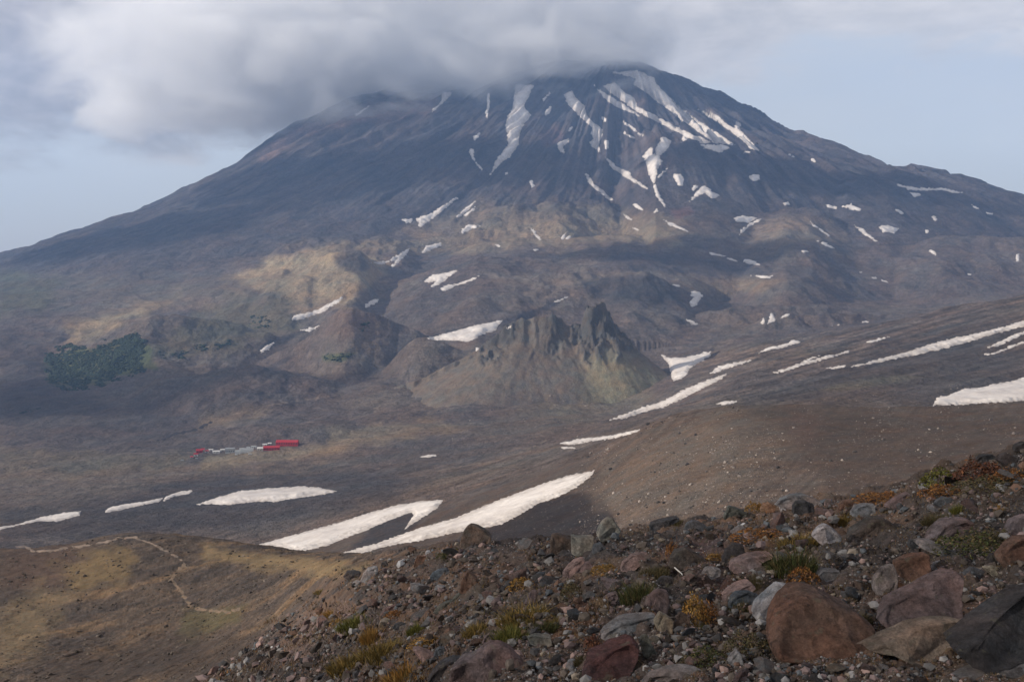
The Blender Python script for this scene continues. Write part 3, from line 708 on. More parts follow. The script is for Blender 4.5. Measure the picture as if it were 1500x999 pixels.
S(500,333,3,[(1180,845),(1250,820),(1320,790),(1400,770),(1450,745),(1500,715),(1560,690),(1640,660),(1690,645),(1670,665),(1600,700),(1500,752),(1420,788),(1330,810),(1250,838)],'long snow ribbon sweeping under the outcrop',gF)
S(500,333,3,[(960,950),(1040,930),(1150,920),(1230,905),(1310,888),(1290,900),(1200,925),(1100,940),(1000,955)],'narrow snow line lying on the plain below the ribbon',gF)
S(500,333,3,[(962,965),(1010,965),(1030,970),(980,973)],'little snow dash under the narrow snow line',gF)
S(500,333,3,[(340,1008),(400,998),(430,1000),(390,1010)],'small snow dash on the plain far below the outcrop',gF)
S(1000,333,3,[(122,640),(160,610),(230,595),(300,585),(260,600),(190,622),(140,640)],'snow strip between the bright patch and the right flank',gF)
S(1000,333,3,[(335,552),(370,530),(440,515),(490,495),(523,503),(480,515),(420,530),(360,545)],'snow strip with a ragged end above the right flank',gF)
S(1000,333,3,[(38,283),(75,283),(78,292),(92,295),(75,320),(60,340),(40,350),(28,332),(50,308),(36,298)],'bright kinked snow patch right of the dark hill',gF)
S(1000,333,3,[(14,405),(35,408),(68,425),(50,427),(20,415)],'small snow patch under the bright kinked one',gF)
S(1000,333,3,[(385,375),(398,378),(408,408),(372,425),(380,405)],'snow tooth in the middle of the small gullies',gF)
S(1000,333,3,[(342,418),(355,400),(363,415),(350,424)],'little snow tooth left in the small gullies',gF)
S(1000,333,3,[(430,400),(440,390),(470,380),(468,388)],'slanting snow tooth right in the small gullies',gF)
S(1000,333,3,[(118,112),(150,118),(188,126),(170,129),(130,121)],'flat snow dash at the plain edge, upper of two',gF)
S(1000,333,3,[(195,136),(215,138),(242,150),(225,149)],'flat snow dash at the plain edge, lower of two',gF)
S(1000,333,3,[(262,152),(275,140),(300,144),(340,165),(310,166),(290,158)],'triangular snow patch at the plain edge',gF)
S(1000,333,3,[(300,212),(340,212),(372,216),(398,212),(380,225),(345,222)],'bow-shaped snow patch below the triangular one',gF)
S(1000,333,3,[(775,195),(788,196),(786,201),(776,200)],'tiny snow dot on the far plain, first of a chain',gF)
S(1000,333,3,[(828,218),(850,220),(855,226),(836,224)],'tiny snow dash on the far plain in the middle of a chain',gF)
S(1000,333,3,[(868,229),(900,238),(902,243),(880,238)],'tiny snow dash on the far plain, last of a chain',gF)
S(1000,333,3,[(788,413),(816,413),(814,418),(790,418)],'short flat snow dash on the brown plain above the flank',gF)
S(1000,333,3,[(648,426),(690,426),(688,431),(650,431)],'flat snow dash left of another on the brown plain',gF)
S(1000,333,3,[(805,505),(860,490),(906,480),(880,492),(830,505)],'faint thin snow streak on the upper right flank',gF)
S(1000,333,3,[(395,638),(440,625),(510,600),(600,575),(730,543),(728,549),(620,580),(530,605),(450,632),(410,641)],'long thin snow stripe on the lower right flank',gF)
S(1000,333,3,[(520,593),(560,576),(604,563),(570,578),(530,595)],'short snow stripe just above the long thin stripe',gF)
S(1000,333,3,[(628,620),(680,610),(720,605),(710,614),(660,621)],'short flat snow stripe between two long stripes',gF)
S(1000,333,3,[(740,612),(820,590),(900,570),(1000,545),(1100,510),(1200,485),(1300,465),(1400,440),(1520,405),(1520,428),(1420,455),(1330,478),(1250,505),(1150,530),(1050,555),(950,575),(830,598),(760,612)],'longest snow stripe rising to the right edge across the flank',gF)
S(1000,333,3,[(1340,528),(1400,500),(1450,475),(1520,448),(1520,462),(1450,492),(1390,520)],'second snow stripe under the longest one at the right edge',gF)
S(1000,333,3,[(1310,562),(1380,548),(1440,522),(1520,492),(1520,500),(1440,532),(1370,556)],'third thin snow stripe nearer than the second at the right edge',gF)
S(1000,333,3,[(1100,782),(1120,745),(1170,738),(1230,712),(1300,705),(1370,690),(1450,675),(1530,650),(1530,760),(1400,768),(1300,772),(1200,780)],'wide snow field at the right edge behind the scree hill',gF)
S(1000,333,3,[(145,775),(190,763),(246,763),(230,770),(180,780)],'small snow bank on the crest of the scree hill',gF)
# near gullies
S(0,666,3,[(-60,325),(60,310),(180,275),(280,255),(355,248),(350,265),(250,293),(170,290),(100,305),(0,328)],'snow strip at the left edge below the huts',gN, rag=.6)
S(0,666,3,[(460,252),(475,235),(540,218),(640,205),(715,190),(700,205),(600,225),(520,245)],'slim snow strip, lower half of a broken pair',gN, rag=.6)
S(0,666,3,[(718,203),(730,182),(800,160),(848,156),(830,170),(770,180)],'short snow strip, upper half of a broken pair',gN, rag=.6)
S(0,666,3,[(865,218),(950,190),(1060,158),(1180,148),(1330,138),(1400,145),(1480,160),(1430,172),(1330,185),(1200,205),(1120,205),(1000,220),(920,215)],'broad whale-backed snow bank below the red huts',gN, rag=.7)
S(500,666,3,[(-380,400),(-200,350),(0,295),(100,262),(250,220),(360,203),(445,200),(420,235),(340,285),(280,325),(320,262),(310,252),(200,290),(100,335),(0,370),(-50,395),(-180,425),(-260,405)],'hooked snow strip above the longest near snow strip',gN, rag=.8)
S(500,666,3,[(-60,455),(0,432),(150,390),(350,320),(500,278),(650,215),(850,140),(1000,90),(1110,70),(1105,85),(1040,138),(960,180),(860,215),(780,265),(700,305),(600,325),(480,345),(350,375),(200,400),(60,440),(0,443)],'longest near snow strip running up to the scree hill',gN, rag=.8)

# ------------------------------------------------------------------ trails and tracks
def trail(line, w, name, label, c, thick=.15):
    r0, r1, c0, c1 = region_sd(line, 6+w)
    px = PXg[r0:r1, c0:c1]; py = PY[r0:r1, c0:c1]
    sd = w + seg_dist(px, py, line, False)*-1 + w*.7*perlin(px/6., py/4., 400)
    sd = -seg_dist(px, py, line, False)+w if False else w - np.abs(seg_dist(px, py, line, False)) + w*1.5*perlin(px/7., py/4., 401)
    sd = np.where(VIS[r0:r1, c0:c1], sd, -2.)
    hgt = np.clip(sd, -1, 1.)*thick*YY[r0:r1, c0:c1]/F + (Z[r0:r1, c0:c1]-P[r0:r1, c0:c1, 2])
    col = np.empty(sd.shape+(3,), np.float32); col[:] = c
    col *= (1+.35*perlin(px/9., py/5., 402))[..., None]
    o = overlay(name, r0, r1, c0, c1, hgt, sd > 0, MT_far if YY[r0, c0] > 900 else MT_near, col)
    if o: tag(o, label, 'path', kind='structure')
trail(zoomed(0,666,3,[(70,405),(110,400),(150,425),(240,420),(300,408),(400,395),(480,380),(530,365),(590,362),(640,380),(690,400),(740,428),(790,455),(815,480)]), 1.3, 'footpath', 'pale footpath running along the crest of the near ridge', (.19,.15,.12))
trail(zoomed(0,666,3,[(815,480),(780,510),(750,550),(790,590),(820,640),(850,675),(920,685),(1010,690),(1060,675)]), 2., 'footpath', 'pale footpath bending down the near ridge towards the stones', (.15,.112,.08))
dt = (.16,.13,.105)
for line, w, lb in (
    ([(640,690),(680,682),(720,676),(760,664),(800,645)], .7, 'pale vehicle track crossing the valley floor below the outcrop'),
    ([(500,622),(540,602),(580,585),(590,572),(597,558)], .6, 'faint track climbing left of the jagged outcrop'),
    ([(440,655),(500,622),(600,620),(700,620),(760,628)], .6, 'faint track across the valley floor from the huts'),
    ([(330,610),(380,596),(430,588),(500,578)], .8, 'pale dry stream bed above the huts'),
    ([(0,700),(80,680),(180,664),(290,662)], .7, 'pale track leading from the left towards the huts')):
    trail(line, w, 'dirt_track', lb, dt)
trail([(232,645),(260,635),(285,630),(310,618)], 1.6, 'stream_bed', 'dark stream gully above the huts', (.035,.032,.035), .05)

# ------------------------------------------------------------------ dwarf pine thickets far away
def at_ground(x, y, lift=0.):
    r, c = cast(x, y)
    u = (x-X0)/F; d = YY[r, c]
    return np.array((u*d, d, Z[r, c]+lift))
def ico(sub):
    import bmesh
    bm = bmesh.new(); bmesh.ops.create_icosphere(bm, subdivisions=sub, radius=1)
    co = np.array([v.co[:] for v in bm.verts]); f = np.array([[v.index for v in q.verts] for q in bm.faces]); bm.free()
    return co, f
I1, I2, I4 = ico(1), ico(2), ico(4)
I3 = ico(3)
rng = np.random.default_rng(5)
def thicket(areas, n, label):
    cs, fs, cc, base_ = [], [], [], 0
    for poly, cnt in areas:
        p = np.array(poly, float); k = 0; tries = 0
        while k < cnt and tries < cnt*30:
            tries += 1
            x = rng.uniform(p[:,0].min(), p[:,0].max()); y = rng.uniform(p[:,1].min(), p[:,1].max())
            sd = seg_dist(np.array([x]), np.array([y]), poly)[0] + 13*float(fbm(np.array([x/16.]), np.array([y/7.]), 3, 500)[0])
            if sd < 0: continue
            k += 1
            g = at_ground(x, y)
            s = rng.uniform(2., 5.)*g[1]/3500.
            co = I1[0]*(1+.35*rng.standard_normal((len(I1[0]), 1)))*np.array((s*1.6, s*1.6, s*.7))
            cs.append(co+g); fs.append(I1[1]+base_); base_ += len(co)
            cc.append(np.tile(np.array((.028,.042,.024))*rng.uniform(.5, 1.4), (len(co), 1)))
    o = np_obj('shrubbery', np.concatenate(cs), np.concatenate(fs), M_bush, np.concatenate(cc))
    tag(o, label, 'shrubs', kind='stuff')
thicket([([(66,522),(100,508),(140,512),(165,508),(190,495),(212,505),(212,520),(200,530),(215,540),(180,548),(150,560),(110,572),(75,560)], 3200),
         ([(165,500),(190,490),(212,500),(212,525),(185,520)], 600),
         ([(365,476),(380,462),(395,462),(392,472),(372,482)], 50), ([(285,508),(300,505),(305,512),(290,516)], 30),
         ([(312,505),(335,498),(338,505),(320,512)], 30), ([(230,516),(275,515),(275,523),(240,526)], 35), ([(20,610),(60,590),(60,600),(30,612)], 10)], 0,
        'dark green thickets of dwarf pine on the far left slope')
thicket([([(470,522),(520,517),(500,530),(476,530)], 50), ([(520,476),(540,474),(545,482),(525,486)], 18)], 0,
        'small dark pine scrub on the hillock left of the outcrop')

# ------------------------------------------------------------------ the huts of the base camp
M_red = plain_mat('red_sheet', (.33,.02,.03), .5, .12, .3); M_redr = plain_mat('red_roof', (.42,.03,.04), .45, .12, .3)
M_white = plain_mat('white_paint', (.62,.6,.57), .6, .1, .3); M_grey = plain_mat('grey_sheet', (.33,.34,.34), .5, .15, .3)
M_dk = plain_mat('dark_glass', (.03,.035,.04), .2, .1, 1.); M_beige = plain_mat('beige_board', (.42,.37,.32), .7, .15, .3)
M_tyre = plain_mat('rubber', (.02,.02,.02), .9, .1, 1.)
def part(name, bm_co, faces, mat, parent): return np_obj(name, bm_co, faces, mat, None, False, parent)
BF = np.array([[0,3,2,1],[4,5,6,7],[0,1,5,4],[1,2,6,5],[2,3,7,6],[3,0,4,7]])
def boxco(x0, x1, y0, y1, z0, z1): return np.array([(x0,y0,z0),(x1,y0,z0),(x1,y1,z0),(x0,y1,z0),(x0,y0,z1),(x1,y0,z1),(x1,y1,z1),(x0,y1,z1)], float)
def root(name, x, y, rz, label, cat, group=None, tilt=0):
    o = bpy.data.objects.new(name, None); link(o)
    g = at_ground(x, y); o.location = g; o.rotation_euler = (0, tilt, rz); return tag(o, label, cat, group), g[1]
def hut(x, y, wpx, hpx, wallm, roofm, label, depth=.45, rz=.08, kind='gable', nw=6, group='huts of the mountain camp'):
    o, d = root('hut', x, y, rz, label, 'hut', group)
    L = wpx/F*d/2; W = max(L*depth, 2.5); H = hpx/F*d
    if kind == 'round':
        n = 14; a = np.linspace(0, math.pi, n); co = []
        for xx in (-L, L):
            for t in a: co.append((xx, -math.cos(t)*W, math.sin(t)*H-.3))
        f = [[i, i+1, n+i+1, n+i] for i in range(n-1)]
        part('shell', co, f, roofm, o)
        for xx, r in ((-L+.02, 0), (L-.02, n)):
            co2 = [(xx, -math.cos(t)*W*.99, math.sin(t)*H*.99-.3) for t in a] + [(xx, 0, -.3)]
            part('end_wall', co2, [[i, i+1, n] for i in range(n-1)], wallm, o)
        hw = H*.45
    else:
        hw = H*.62
        part('wall', boxco(-L, L, -W, W, -1.5, hw), BF, wallm, o)
        e = .5
        if kind == 'gable':
            co = [(-L-e,-W-e,hw-.1),(L+e,-W-e,hw-.1),(L+e,0,H),(-L-e,0,H),(L+e,W+e,hw-.1),(-L-e,W+e,hw-.1),(-L-e,0,hw-.1),(L+e,0,hw-.1)]
            f = [[0,1,2,3],[3,2,4,5],[0,3,5,6],[1,7,4,2],[0,6,7,1],[6,5,4,7]]
        else:
            co = boxco(-L-e, L+e, -W-e, W+e, hw, H); f = BF
        part('roof', co, f, roofm, o)
    for i in range(nw):
        xx = -L+(i+.5)*2*L/nw; s = min(L/nw*.45, .9)
        if kind != 'round':
            part('window', boxco(xx-s, xx+s, -W-.06, -W+.05, hw*.4, hw*.8), BF, M_dk, o)
    part('door', boxco(L*.1, L*.1+1.1, -W-.1, -W+.05, -.2, min(2.1, hw*.8)), BF, M_dk if kind != 'round' else M_white, o)
    return o
hut(421,653,32,7.5,M_red,M_redr,'longest bright red barrack at the right end of the camp', .25, -.03, nw=9)
hut(398,659.5,23,6.5,M_red,M_redr,'shorter bright red barrack between the longest one and the beige hut', .3, .12, nw=6)
hut(381,660,8,5.5,M_beige,M_white,'small beige hut touching the shorter red barrack', .6, .1, nw=2)
hut(362,663,18,7,M_white,M_grey,'pale hall with a rounded roof in the middle of the camp', .35, .1, 'round', 0)
hut(350,665,11,6,M_white,M_grey,'low pale round-roofed hall left of the taller round-roofed one', .4, .1, 'round', 0)
hut(337,664,13,7,M_grey,M_grey,'dark grey flat-roofed building at the left of the round halls', .4, .1, 'flat', 5)
hut(372,656,7,3.5,M_white,M_grey,'tiny white hut behind the beige hut', .5, 0, nw=2)
hut(388,653,6,3,M_white,M_white,'tiny white hut behind the shorter red barrack', .5, .1, nw=2)
hut(395,651.5,5,3,M_grey,M_white,'tiny grey hut nearest behind the longest red barrack', .5, .1, nw=1)
hut(292,664,9,6,M_red,M_redr,'red hut at the left end of the camp', .5, .3, nw=2)
hut(287,668,6,4.5,M_white,M_red,'white hut with a red roof at the left end of the camp', .6, .2, nw=1)
hut(297,661,5,4,M_beige,M_redr,'small beige hut with a red roof behind the left red hut', .6, .2, nw=1)
hut(317,664,10,3.5,M_white,M_white,'low white shed on the bare ground left of the grey building', .5, .15, nw=2)
hut(309,660,6,2.5,M_white,M_white,'very low white shed behind the other white shed', .5, .2, nw=1)
for x_, y_, w_, h__, a_, b_2, l_ in ((303,662.5,5,3,M_white,M_redr,'small white hut with a red roof right of the left red hut'),(326,661,6,3,M_grey,M_white,'grey shed with a white roof behind the low white shed'),
    (354,659,6,3,M_white,M_grey,'little white hut behind the low round-roofed hall'),(364,657.5,5,3,M_beige,M_grey,'little beige hut behind the taller round-roofed hall'),(409,652,5,2.6,M_white,M_white,'smallest white hut behind the longest red barrack'),(281,671.5,4,2.6,M_grey,M_redr,'tiny grey hut with a red roof nearest the slope at the left end')):
    hut(x_, y_, w_, h__, a_, b_2, l_, .6, .15, nw=1)
def truck(x, y, lx, label, rz, m):
    o, d = root('parked_truck', x, y, rz, label, 'truck', 'vehicles parked by the camp')
    L = lx/F*d/2; W = 1.25
    part('cargo_box', boxco(-L, L*.45, -W, W, 1.0, 3.3), BF, m, o)
    part('cab', boxco(L*.5, L, -W, W, .8, 2.7), BF, m, o)
    part('windscreen', boxco(L+.01, L+.05, -W*.85, W*.85, 1.7, 2.5), BF, M_dk, o)
    for xx in (-L*.6, L*.7):
        for yy in (-W, W):
            a = np.linspace(0, 2*math.pi, 13)[:-1]
            co = [(xx+.55*math.cos(t), yy-.15, .55+.55*math.sin(t)) for t in a]+[(xx+.55*math.cos(t), yy+.15, .55+.55*math.sin(t)) for t in a]+[(xx, yy-.15, .55), (xx, yy+.15, .55)]
            f = [[i, (i+1) % 12, 12+(i+1) % 12, 12+i] for i in range(12)]+[[i, 24, (i+1) % 12, (i+1) % 12] for i in range(0)]
            w = part('wheel', co, f, M_tyre, o)
    return o
truck(267,676,4.5,'small dark truck parked alone at the far left of the camp', .1, M_grey)
truck(346,667.5,4,'white truck parked before the low round-roofed hall', .3, M_white)
truck(366,667,4.5,'white truck parked before the taller round-roofed hall', .3, M_white)
truck(288,674,4,'grey truck parked just below the left red hut', .1, M_grey)

# ------------------------------------------------------------------ stones
def rough(co, amp, seed, f=2.2, o=4):
    """3-D-ish noise from three planes"""
    s = seed*13.7
    n = fbm(co[:, 0]*f+s, co[:, 1]*f-s, o, seed)+fbm(co[:, 1]*f+s, co[:, 2]*f+s, o, seed+1)+fbm(co[:, 2]*f-s, co[:, 0]*f+s, o, seed+2)
    return co*(1+amp*n[:, None])
def rock_co(seed, nplanes=9, lo=.5, hi=.86, amp=.035, base=I3):
    r = np.random.default_rng(seed); co = base[0].copy()
    for _ in range(nplanes):
        n = r.standard_normal(3); n /= np.linalg.norm(n); d = r.uniform(lo, hi)
        k = co@n-d; co = co-np.where(k > 0, k, 0)[:, None]*n
    return rough(co, amp, seed)
COLS = dict(grey=(.18,.173,.172), dark=(.05,.048,.05), mauve=(.145,.108,.105), pink=(.22,.155,.14), rust=(.125,.076,.056), pale=(.30,.30,.31), tan=(.18,.15,.12),
            blue=(.08,.088,.098), brown=(.078,.064,.055), orange=(.2,.125,.08), green=(.095,.098,.085), cream=(.26,.235,.18), red=(.085,.042,.04), sage=(.165,.168,.15))
hero_pos = []
hseed = [100]
def hero(poly, cname, label, thick=.7, planes=11, slab=False, lean=.45):
    """a boulder with the traced outline, its own thickness, facets and rough faces"""
    hseed[0] += 1; sd = hseed[0]
    r = np.random.default_rng(sd)
    p = np.array(poly, float); cx, cy = (p.min(0)+p.max(0))/2
    w_, h_ = np.ptp(p[:, 0]), np.ptp(p[:, 1])
    yb = min(p[:, 1].max()-1, 998)
    xb = float(np.clip(cx, -60, 1560))
    d = cast_d(xb, yb)
    T = min(w_, h_*1.3)/F*d*thick
    dc = d+T*.75
    q = np.stack([(p[:, 0]-X0)/F*dc, (YH-p[:, 1])/F*dc], 1)
    c = np.array([(cx-X0)/F*dc, (YH-cy)/F*dc]); q = q-c
    # radial outline
    th = np.linspace(-math.pi, math.pi, 241)
    R = np.zeros(241)
    for i, t in enumerate(th):
        dx, dy = math.cos(t), math.sin(t); best = 0
        for j in range(len(q)):
            a, b = q[j], q[(j+1) % len(q)]; e = b-a
            den = dx*e[1]-dy*e[0]
            if abs(den) < 1e-9: continue
            s_ = (a[0]*e[1]-a[1]*e[0])/den; u_ = (a[0]*dy-a[1]*dx)/den
            if s_ > 0 and -1e-6 <= u_ <= 1+1e-6: best = max(best, s_)
        R[i] = best
    R = np.where(R <= 0, np.median(R[R > 0]), R)
    co = I4[0]
    a = np.arctan2(co[:, 2], co[:, 0]); rad = np.interp(a, th, R)
    lat = np.hypot(co[:, 0], co[:, 2])          # 1 at the outline
    prof = np.minimum(1, lat)**(.3 if slab else .55)
    yv = co[:, 1]
    if slab: yv = np.sign(yv)*np.abs(yv)**.8; T = T*.8; lean = .9; planes = 6
    out = np.stack([np.cos(a)*prof*rad, yv*T, np.sin(a)*prof*rad], 1)
    s0 = max(w_, h_)/F*dc/2
    # facets cut into the front and the back only, leaving the outline
    for _ in range(planes):
        if slab and _ == 0: pass
        n = np.array((r.uniform(-.75, .75), -1 if (_ < 4 or r.random() < .6) else 1, r.uniform(-.4, 1.0))); n /= np.linalg.norm(n)
        dist = out@n; lim = dist.max()*(r.uniform(.34, .55) if _ < 4 else r.uniform(.5, .82))
        k = np.maximum(dist-lim, 0)*(1-lat**6)
        out = out-k[:, None]*n
    nz = rough(out/s0, .022, sd, 4., 5)*s0
    out = nz; dy_ = out[:, 2]*lean; fk = 1+dy_/dc   # lay the face back while keeping its outline
    out = np.stack([(c[0]+out[:, 0])*fk-c[0], out[:, 1]+dy_, (c[1]+out[:, 2])*fk-c[1]], 1)
    me = np_mesh('rock', out, I4[1], M_rock, None, False)
    o = bpy.data.objects.new('boulder', me); link(o)
    o.location = (c[0], dc, c[1]); o.color = (*[q*1.25 for q in COLS[cname]], 1)
    tag(o, label, 'boulder')
    hero_pos.append((cx, cy, w_, h_, label, o))
    return o
H = lambda ox, oy, s, pts, c, label, **k: hero(zoomed(ox, oy, s, pts), c, label, **k)
B1, B2, B3, B4, B5, B6, B7 = (1250,640,6), (1050,720,6), (850,740,6), (800,860,6), (550,860,6), (450,770,6), (1250,740,6)
L1, L2, L3 = (1050,850,6), (1250,830,5.912), (650,740,5)
H(*L1,[(325,335),(345,220),(530,20),(640,45),(720,85),(640,160),(580,230),(530,300),(380,335)],'pale','pale angular boulder leaning on the big rust-brown boulder')
H(*L1,[(500,670),(480,520),(520,330),(620,180),(760,90),(900,110),(1050,200),(1200,260),(1370,400),(1320,540),(1200,640),(900,690)],'rust','big rust-brown boulder right of the pale angular one', slab=True, thick=.8)
H(*L1,[(60,790),(110,690),(180,612),(215,650),(250,790)],'grey','small grey pyramid stone below the big rust-brown boulder')
H(*L2,[(20,740),(220,640),(500,510),(700,465),(880,455),(1020,480),(1028,570),(900,640),(750,740),(620,825),(480,812),(330,740),(200,690)],'tan','tilted grey and tan slab overhanging a dark hollow', slab=True, thick=.55, planes=4)
H(*L2,[(215,480),(280,300),(500,200),(700,90),(870,25),(960,75),(925,250),(930,450),(700,500),(500,560),(370,590)],'mauve','large flat mauve slab with a pointed top, behind the tilted slab', slab=True, thick=.35, planes=3)
H(*L2,[(860,620),(900,570),(960,555),(1010,580),(930,640)],'grey','small flat grey stone against the tip of the tilted slab')
H(*L2,[(840,680),(1000,570),(1200,400),(1560,150),(1560,760),(1300,860),(1100,880),(950,800)],'dark','long dark slab at the right edge with smooth streaked face', slab=True, thick=.5)
H(*L2,[(250,1080),(300,950),(380,895),(480,950),(600,1010),(640,1080)],'pink','pale pinkish rock tip cut by the bottom edge', thick=.8)
H(*L2,[(760,1080),(900,960),(1050,900),(1200,870),(1560,800),(1560,1080)],'grey','flat grey slab in the bottom right corner', slab=True, thick=.6)
H(*B7,[(350,495),(500,440),(640,420),(665,450),(662,630),(560,700),(380,600)],'rust','red-brown block with a bright top edge above the mauve slab')
H(*B7,[(180,760),(180,640),(250,540),(350,510),(385,600),(370,760),(220,800)],'grey','grey-topped rounded stone left of the red-brown block')
H(*B7,[(560,300),(640,310),(760,350),(970,440),(850,460),(650,400),(580,370)],'grey','plank-shaped grey stone pointing down to the right', slab=True, thick=1.2, planes=3)
H(*B7,[(485,360),(490,300),(560,298),(590,360),(540,410)],'dark','black knob at the upper end of the plank-shaped stone')
H(*B7,[(690,560),(700,500),(780,480),(850,540),(840,590),(740,600)],'grey','speckled grey stone right of the red-brown block')
H(*B7,[(1145,550),(1240,535),(1330,550),(1380,580),(1420,640),(1350,650),(1230,630)],'cream','cream flat stone near the right edge', slab=True)
H(*B7,[(1350,270),(1370,200),(1400,140),(1500,80),(1560,70),(1560,270),(1400,290)],'mauve','smooth mauve boulder at the right edge above a broader brown one')
H(*B7,[(1250,440),(1350,340),(1450,290),(1560,270),(1560,550),(1340,560),(1280,500)],'rust','broad brown boulder at the right edge below the smooth mauve one')
H(*B7,[(1190,470),(1200,425),(1260,410),(1340,470),(1320,540),(1220,510)],'dark','dark rounded stone left of the broad brown boulder')
H(*B7,[(960,600),(1040,540),(1150,580),(1230,650),(1100,660)],'blue','flat bluish stone behind the pointed mauve slab', slab=True)
H(*B7,[(640,340),(700,250),(760,180),(850,130),(1000,115),(1100,170),(1000,260),(900,350),(800,370)],'mauve','broad greyish-mauve hump beside the dark green cushion', planes=8)
H(*B7,[(-60,300),(60,200),(180,120),(260,112),(370,170),(490,245),(300,340),(0,340)],'brown','wide low brown boulder between the bluish-white rock and the humps', thick=.9)
H(*B7,[(355,710),(400,668),(445,690),(445,740),(400,755),(370,740)],'orange','little yellowish ball of stone under the red-brown block')
H(*B2,[(845,400),(880,320),(950,285),(1010,310),(1060,360),(1105,410),(1040,470),(970,480),(900,455)],'pale','bright bluish-white rock with pitted left side')
H(*B2,[(668,195),(670,130),(700,88),(780,82),(850,110),(860,180),(760,205)],'dark','dark blue-black block on the skyline of stones')
H(*B2,[(505,115),(560,60),(640,28),(760,20),(900,75),(935,115),(800,150),(600,150)],'grey','broad grey boulder behind the dark blue-black block', slab=True)
H(*B2,[(380,165),(400,115),(460,98),(520,125),(505,180),(420,195)],'orange','orange rounded stone on the crest beside orange plants')
H(*B2,[(545,135),(590,112),(620,190),(570,195)],'pale','narrow whitish stone between orange and blue-black stones')
H(*B2,[(60,240),(75,180),(105,120),(180,145),(275,192),(210,250),(100,255)],'green','greenish wedge with a pale top edge on the crest')
H(*B2,[(945,120),(960,70),(1000,60),(1010,110),(980,130)],'pink','small reddish stone right of the broad grey boulder')
H(*B2,[(1065,195),(1080,120),(1120,85),(1190,70),(1215,110),(1160,190)],'rust','dark red-brown boulder on the crest right of the small reddish stone')
H(*B2,[(1180,210),(1230,125),(1330,108),(1390,115),(1390,190),(1280,250)],'grey','broad flat grey stone under the orange-red plants of the crest', slab=True)
H(*B2,[(45,610),(80,510),(150,458),(230,468),(255,560),(200,630),(90,640)],'dark','round dark boulder resting on a pink slab')
H(*B2,[(110,690),(120,620),(200,590),(290,560),(480,548),(500,575),(300,605),(180,690)],'pink','long flat pink slab under the round dark boulder', slab=True, thick=1.)
H(*B2,[(40,950),(120,880),(200,830),(300,798),(345,850),(240,890),(120,960)],'pink','arched pink slab left of the pale angular boulder', slab=True, thick=1.)
H(*B2,[(95,1010),(120,930),(180,890),(280,875),(370,910),(350,1010),(200,1040)],'blue','bluish crumbling mound below the arched pink slab')
H(*B2,[(832,650),(870,622),(920,645),(915,690),(870,700)],'pale','pale lump above a flat grey slab')
H(*B2,[(835,775),(880,730),(930,685),(1080,698),(1075,745),(920,800)],'grey','flat grey slab below the pale lump', slab=True, thick=1.)
H(*B2,[(890,910),(920,870),(945,835),(985,910)],'mauve','small mauve triangle behind the big rust-brown boulder')
H(*B3,[(140,255),(160,190),(200,135),(240,102),(285,110),(320,165),(358,225),(345,260),(250,310),(180,315)],'sage','tall pale greenish boulder standing on the crest')
H(*B3,[(605,175),(650,148),(760,120),(862,103),(878,140),(750,175),(710,230),(612,225)],'dark','dark slab with an upturned edge on the crest', slab=True, thick=.8)
H(*B3,[(905,205),(935,150),(985,135),(1040,138),(1105,180),(1080,220),(960,225)],'blue','blue-black hump right of the dark upturned slab')
H(*B3,[(350,575),(372,500),(450,430),(520,418),(592,420),(565,490),(440,578)],'pink','smooth flat pinkish slab below the tall greenish boulder', slab=True, thick=.6, planes=3)
H(*L3,[(965,490),(985,445),(1015,422),(1070,418),(1112,460),(1085,495),(1010,505)],'mauve','rounded mauve stone with a dark hollow under it')
H(*L3,[(870,505),(910,450),(960,408),(1020,388),(1040,410),(1000,440),(960,485),(900,545)],'pink','pale pinkish slab leaning against the rounded mauve stone', slab=True)
H(*B3,[(780,545),(790,470),(830,400),(930,378),(1020,420),(1095,475),(1100,550),(950,560)],'brown','large crumbling reddish-brown hump in the middle of the stones')
H(*B3,[(1055,650),(1075,600),(1105,550),(1170,545),(1235,562),(1235,615),(1085,665)],'grey','flat-topped grey block right of the crumbling brown hump')
H(*B3,[(530,960),(570,870),(600,800),(640,760),(690,738),(770,762),(785,850),(760,960)],'mauve','mauve-faced boulder behind the grey slab and the bright rock')
H(*B3,[(195,830),(250,785),(325,765),(335,820),(270,885)],'mauve','small mauve wedge beside straw-coloured grass')
H(*B3,[(175,640),(240,648),(355,658),(300,710),(250,745),(210,700)],'mauve','light mauve triangular slab above straw-coloured grass', slab=True)
H(*B3,[(665,690),(690,640),(730,618),(820,640),(845,690),(770,725)],'dark','dark stone at the end of the white twig')
H(*B4,[(310,900),(325,760),(370,600),(480,570),(560,512),(650,490),(745,452),(820,520),(790,640),(720,760),(600,900)],'red','large dark red slab with a grey rim in front', slab=True, thick=.6, planes=3)
H(*B4,[(470,440),(500,390),(560,350),(640,292),(800,262),(955,238),(975,290),(850,385),(700,405),(560,460)],'grey','long light grey slab behind the dark red slab', slab=True, thick=.8)
H(*B4,[(945,300),(975,250),(1000,218),(1060,250),(1120,295),(1110,400),(1050,410),(975,375)],'cream','bright cream speckled boulder at the end of the light grey slab')
H(*B4,[(815,460),(840,415),(885,408),(920,480),(960,560),(995,605),(950,650),(850,590)],'green','grey-green leaning stone right of the dark red slab')
H(*B4,[(898,480),(905,440),(940,428),(990,440),(1003,490),(960,512),(920,505)],'sage','round grey pebble right of the leaning stone')
H(*B4,[(800,900),(850,830),(920,770),(1060,722),(1220,702),(1330,722),(1410,770),(1420,900)],'grey','wide grey boulder cut by the bottom edge under the pebbles', slab=True)
H(*B4,[(1072,585),(1085,555),(1120,548),(1145,575),(1120,605)],'tan','small pinkish pebble among the pebbles')
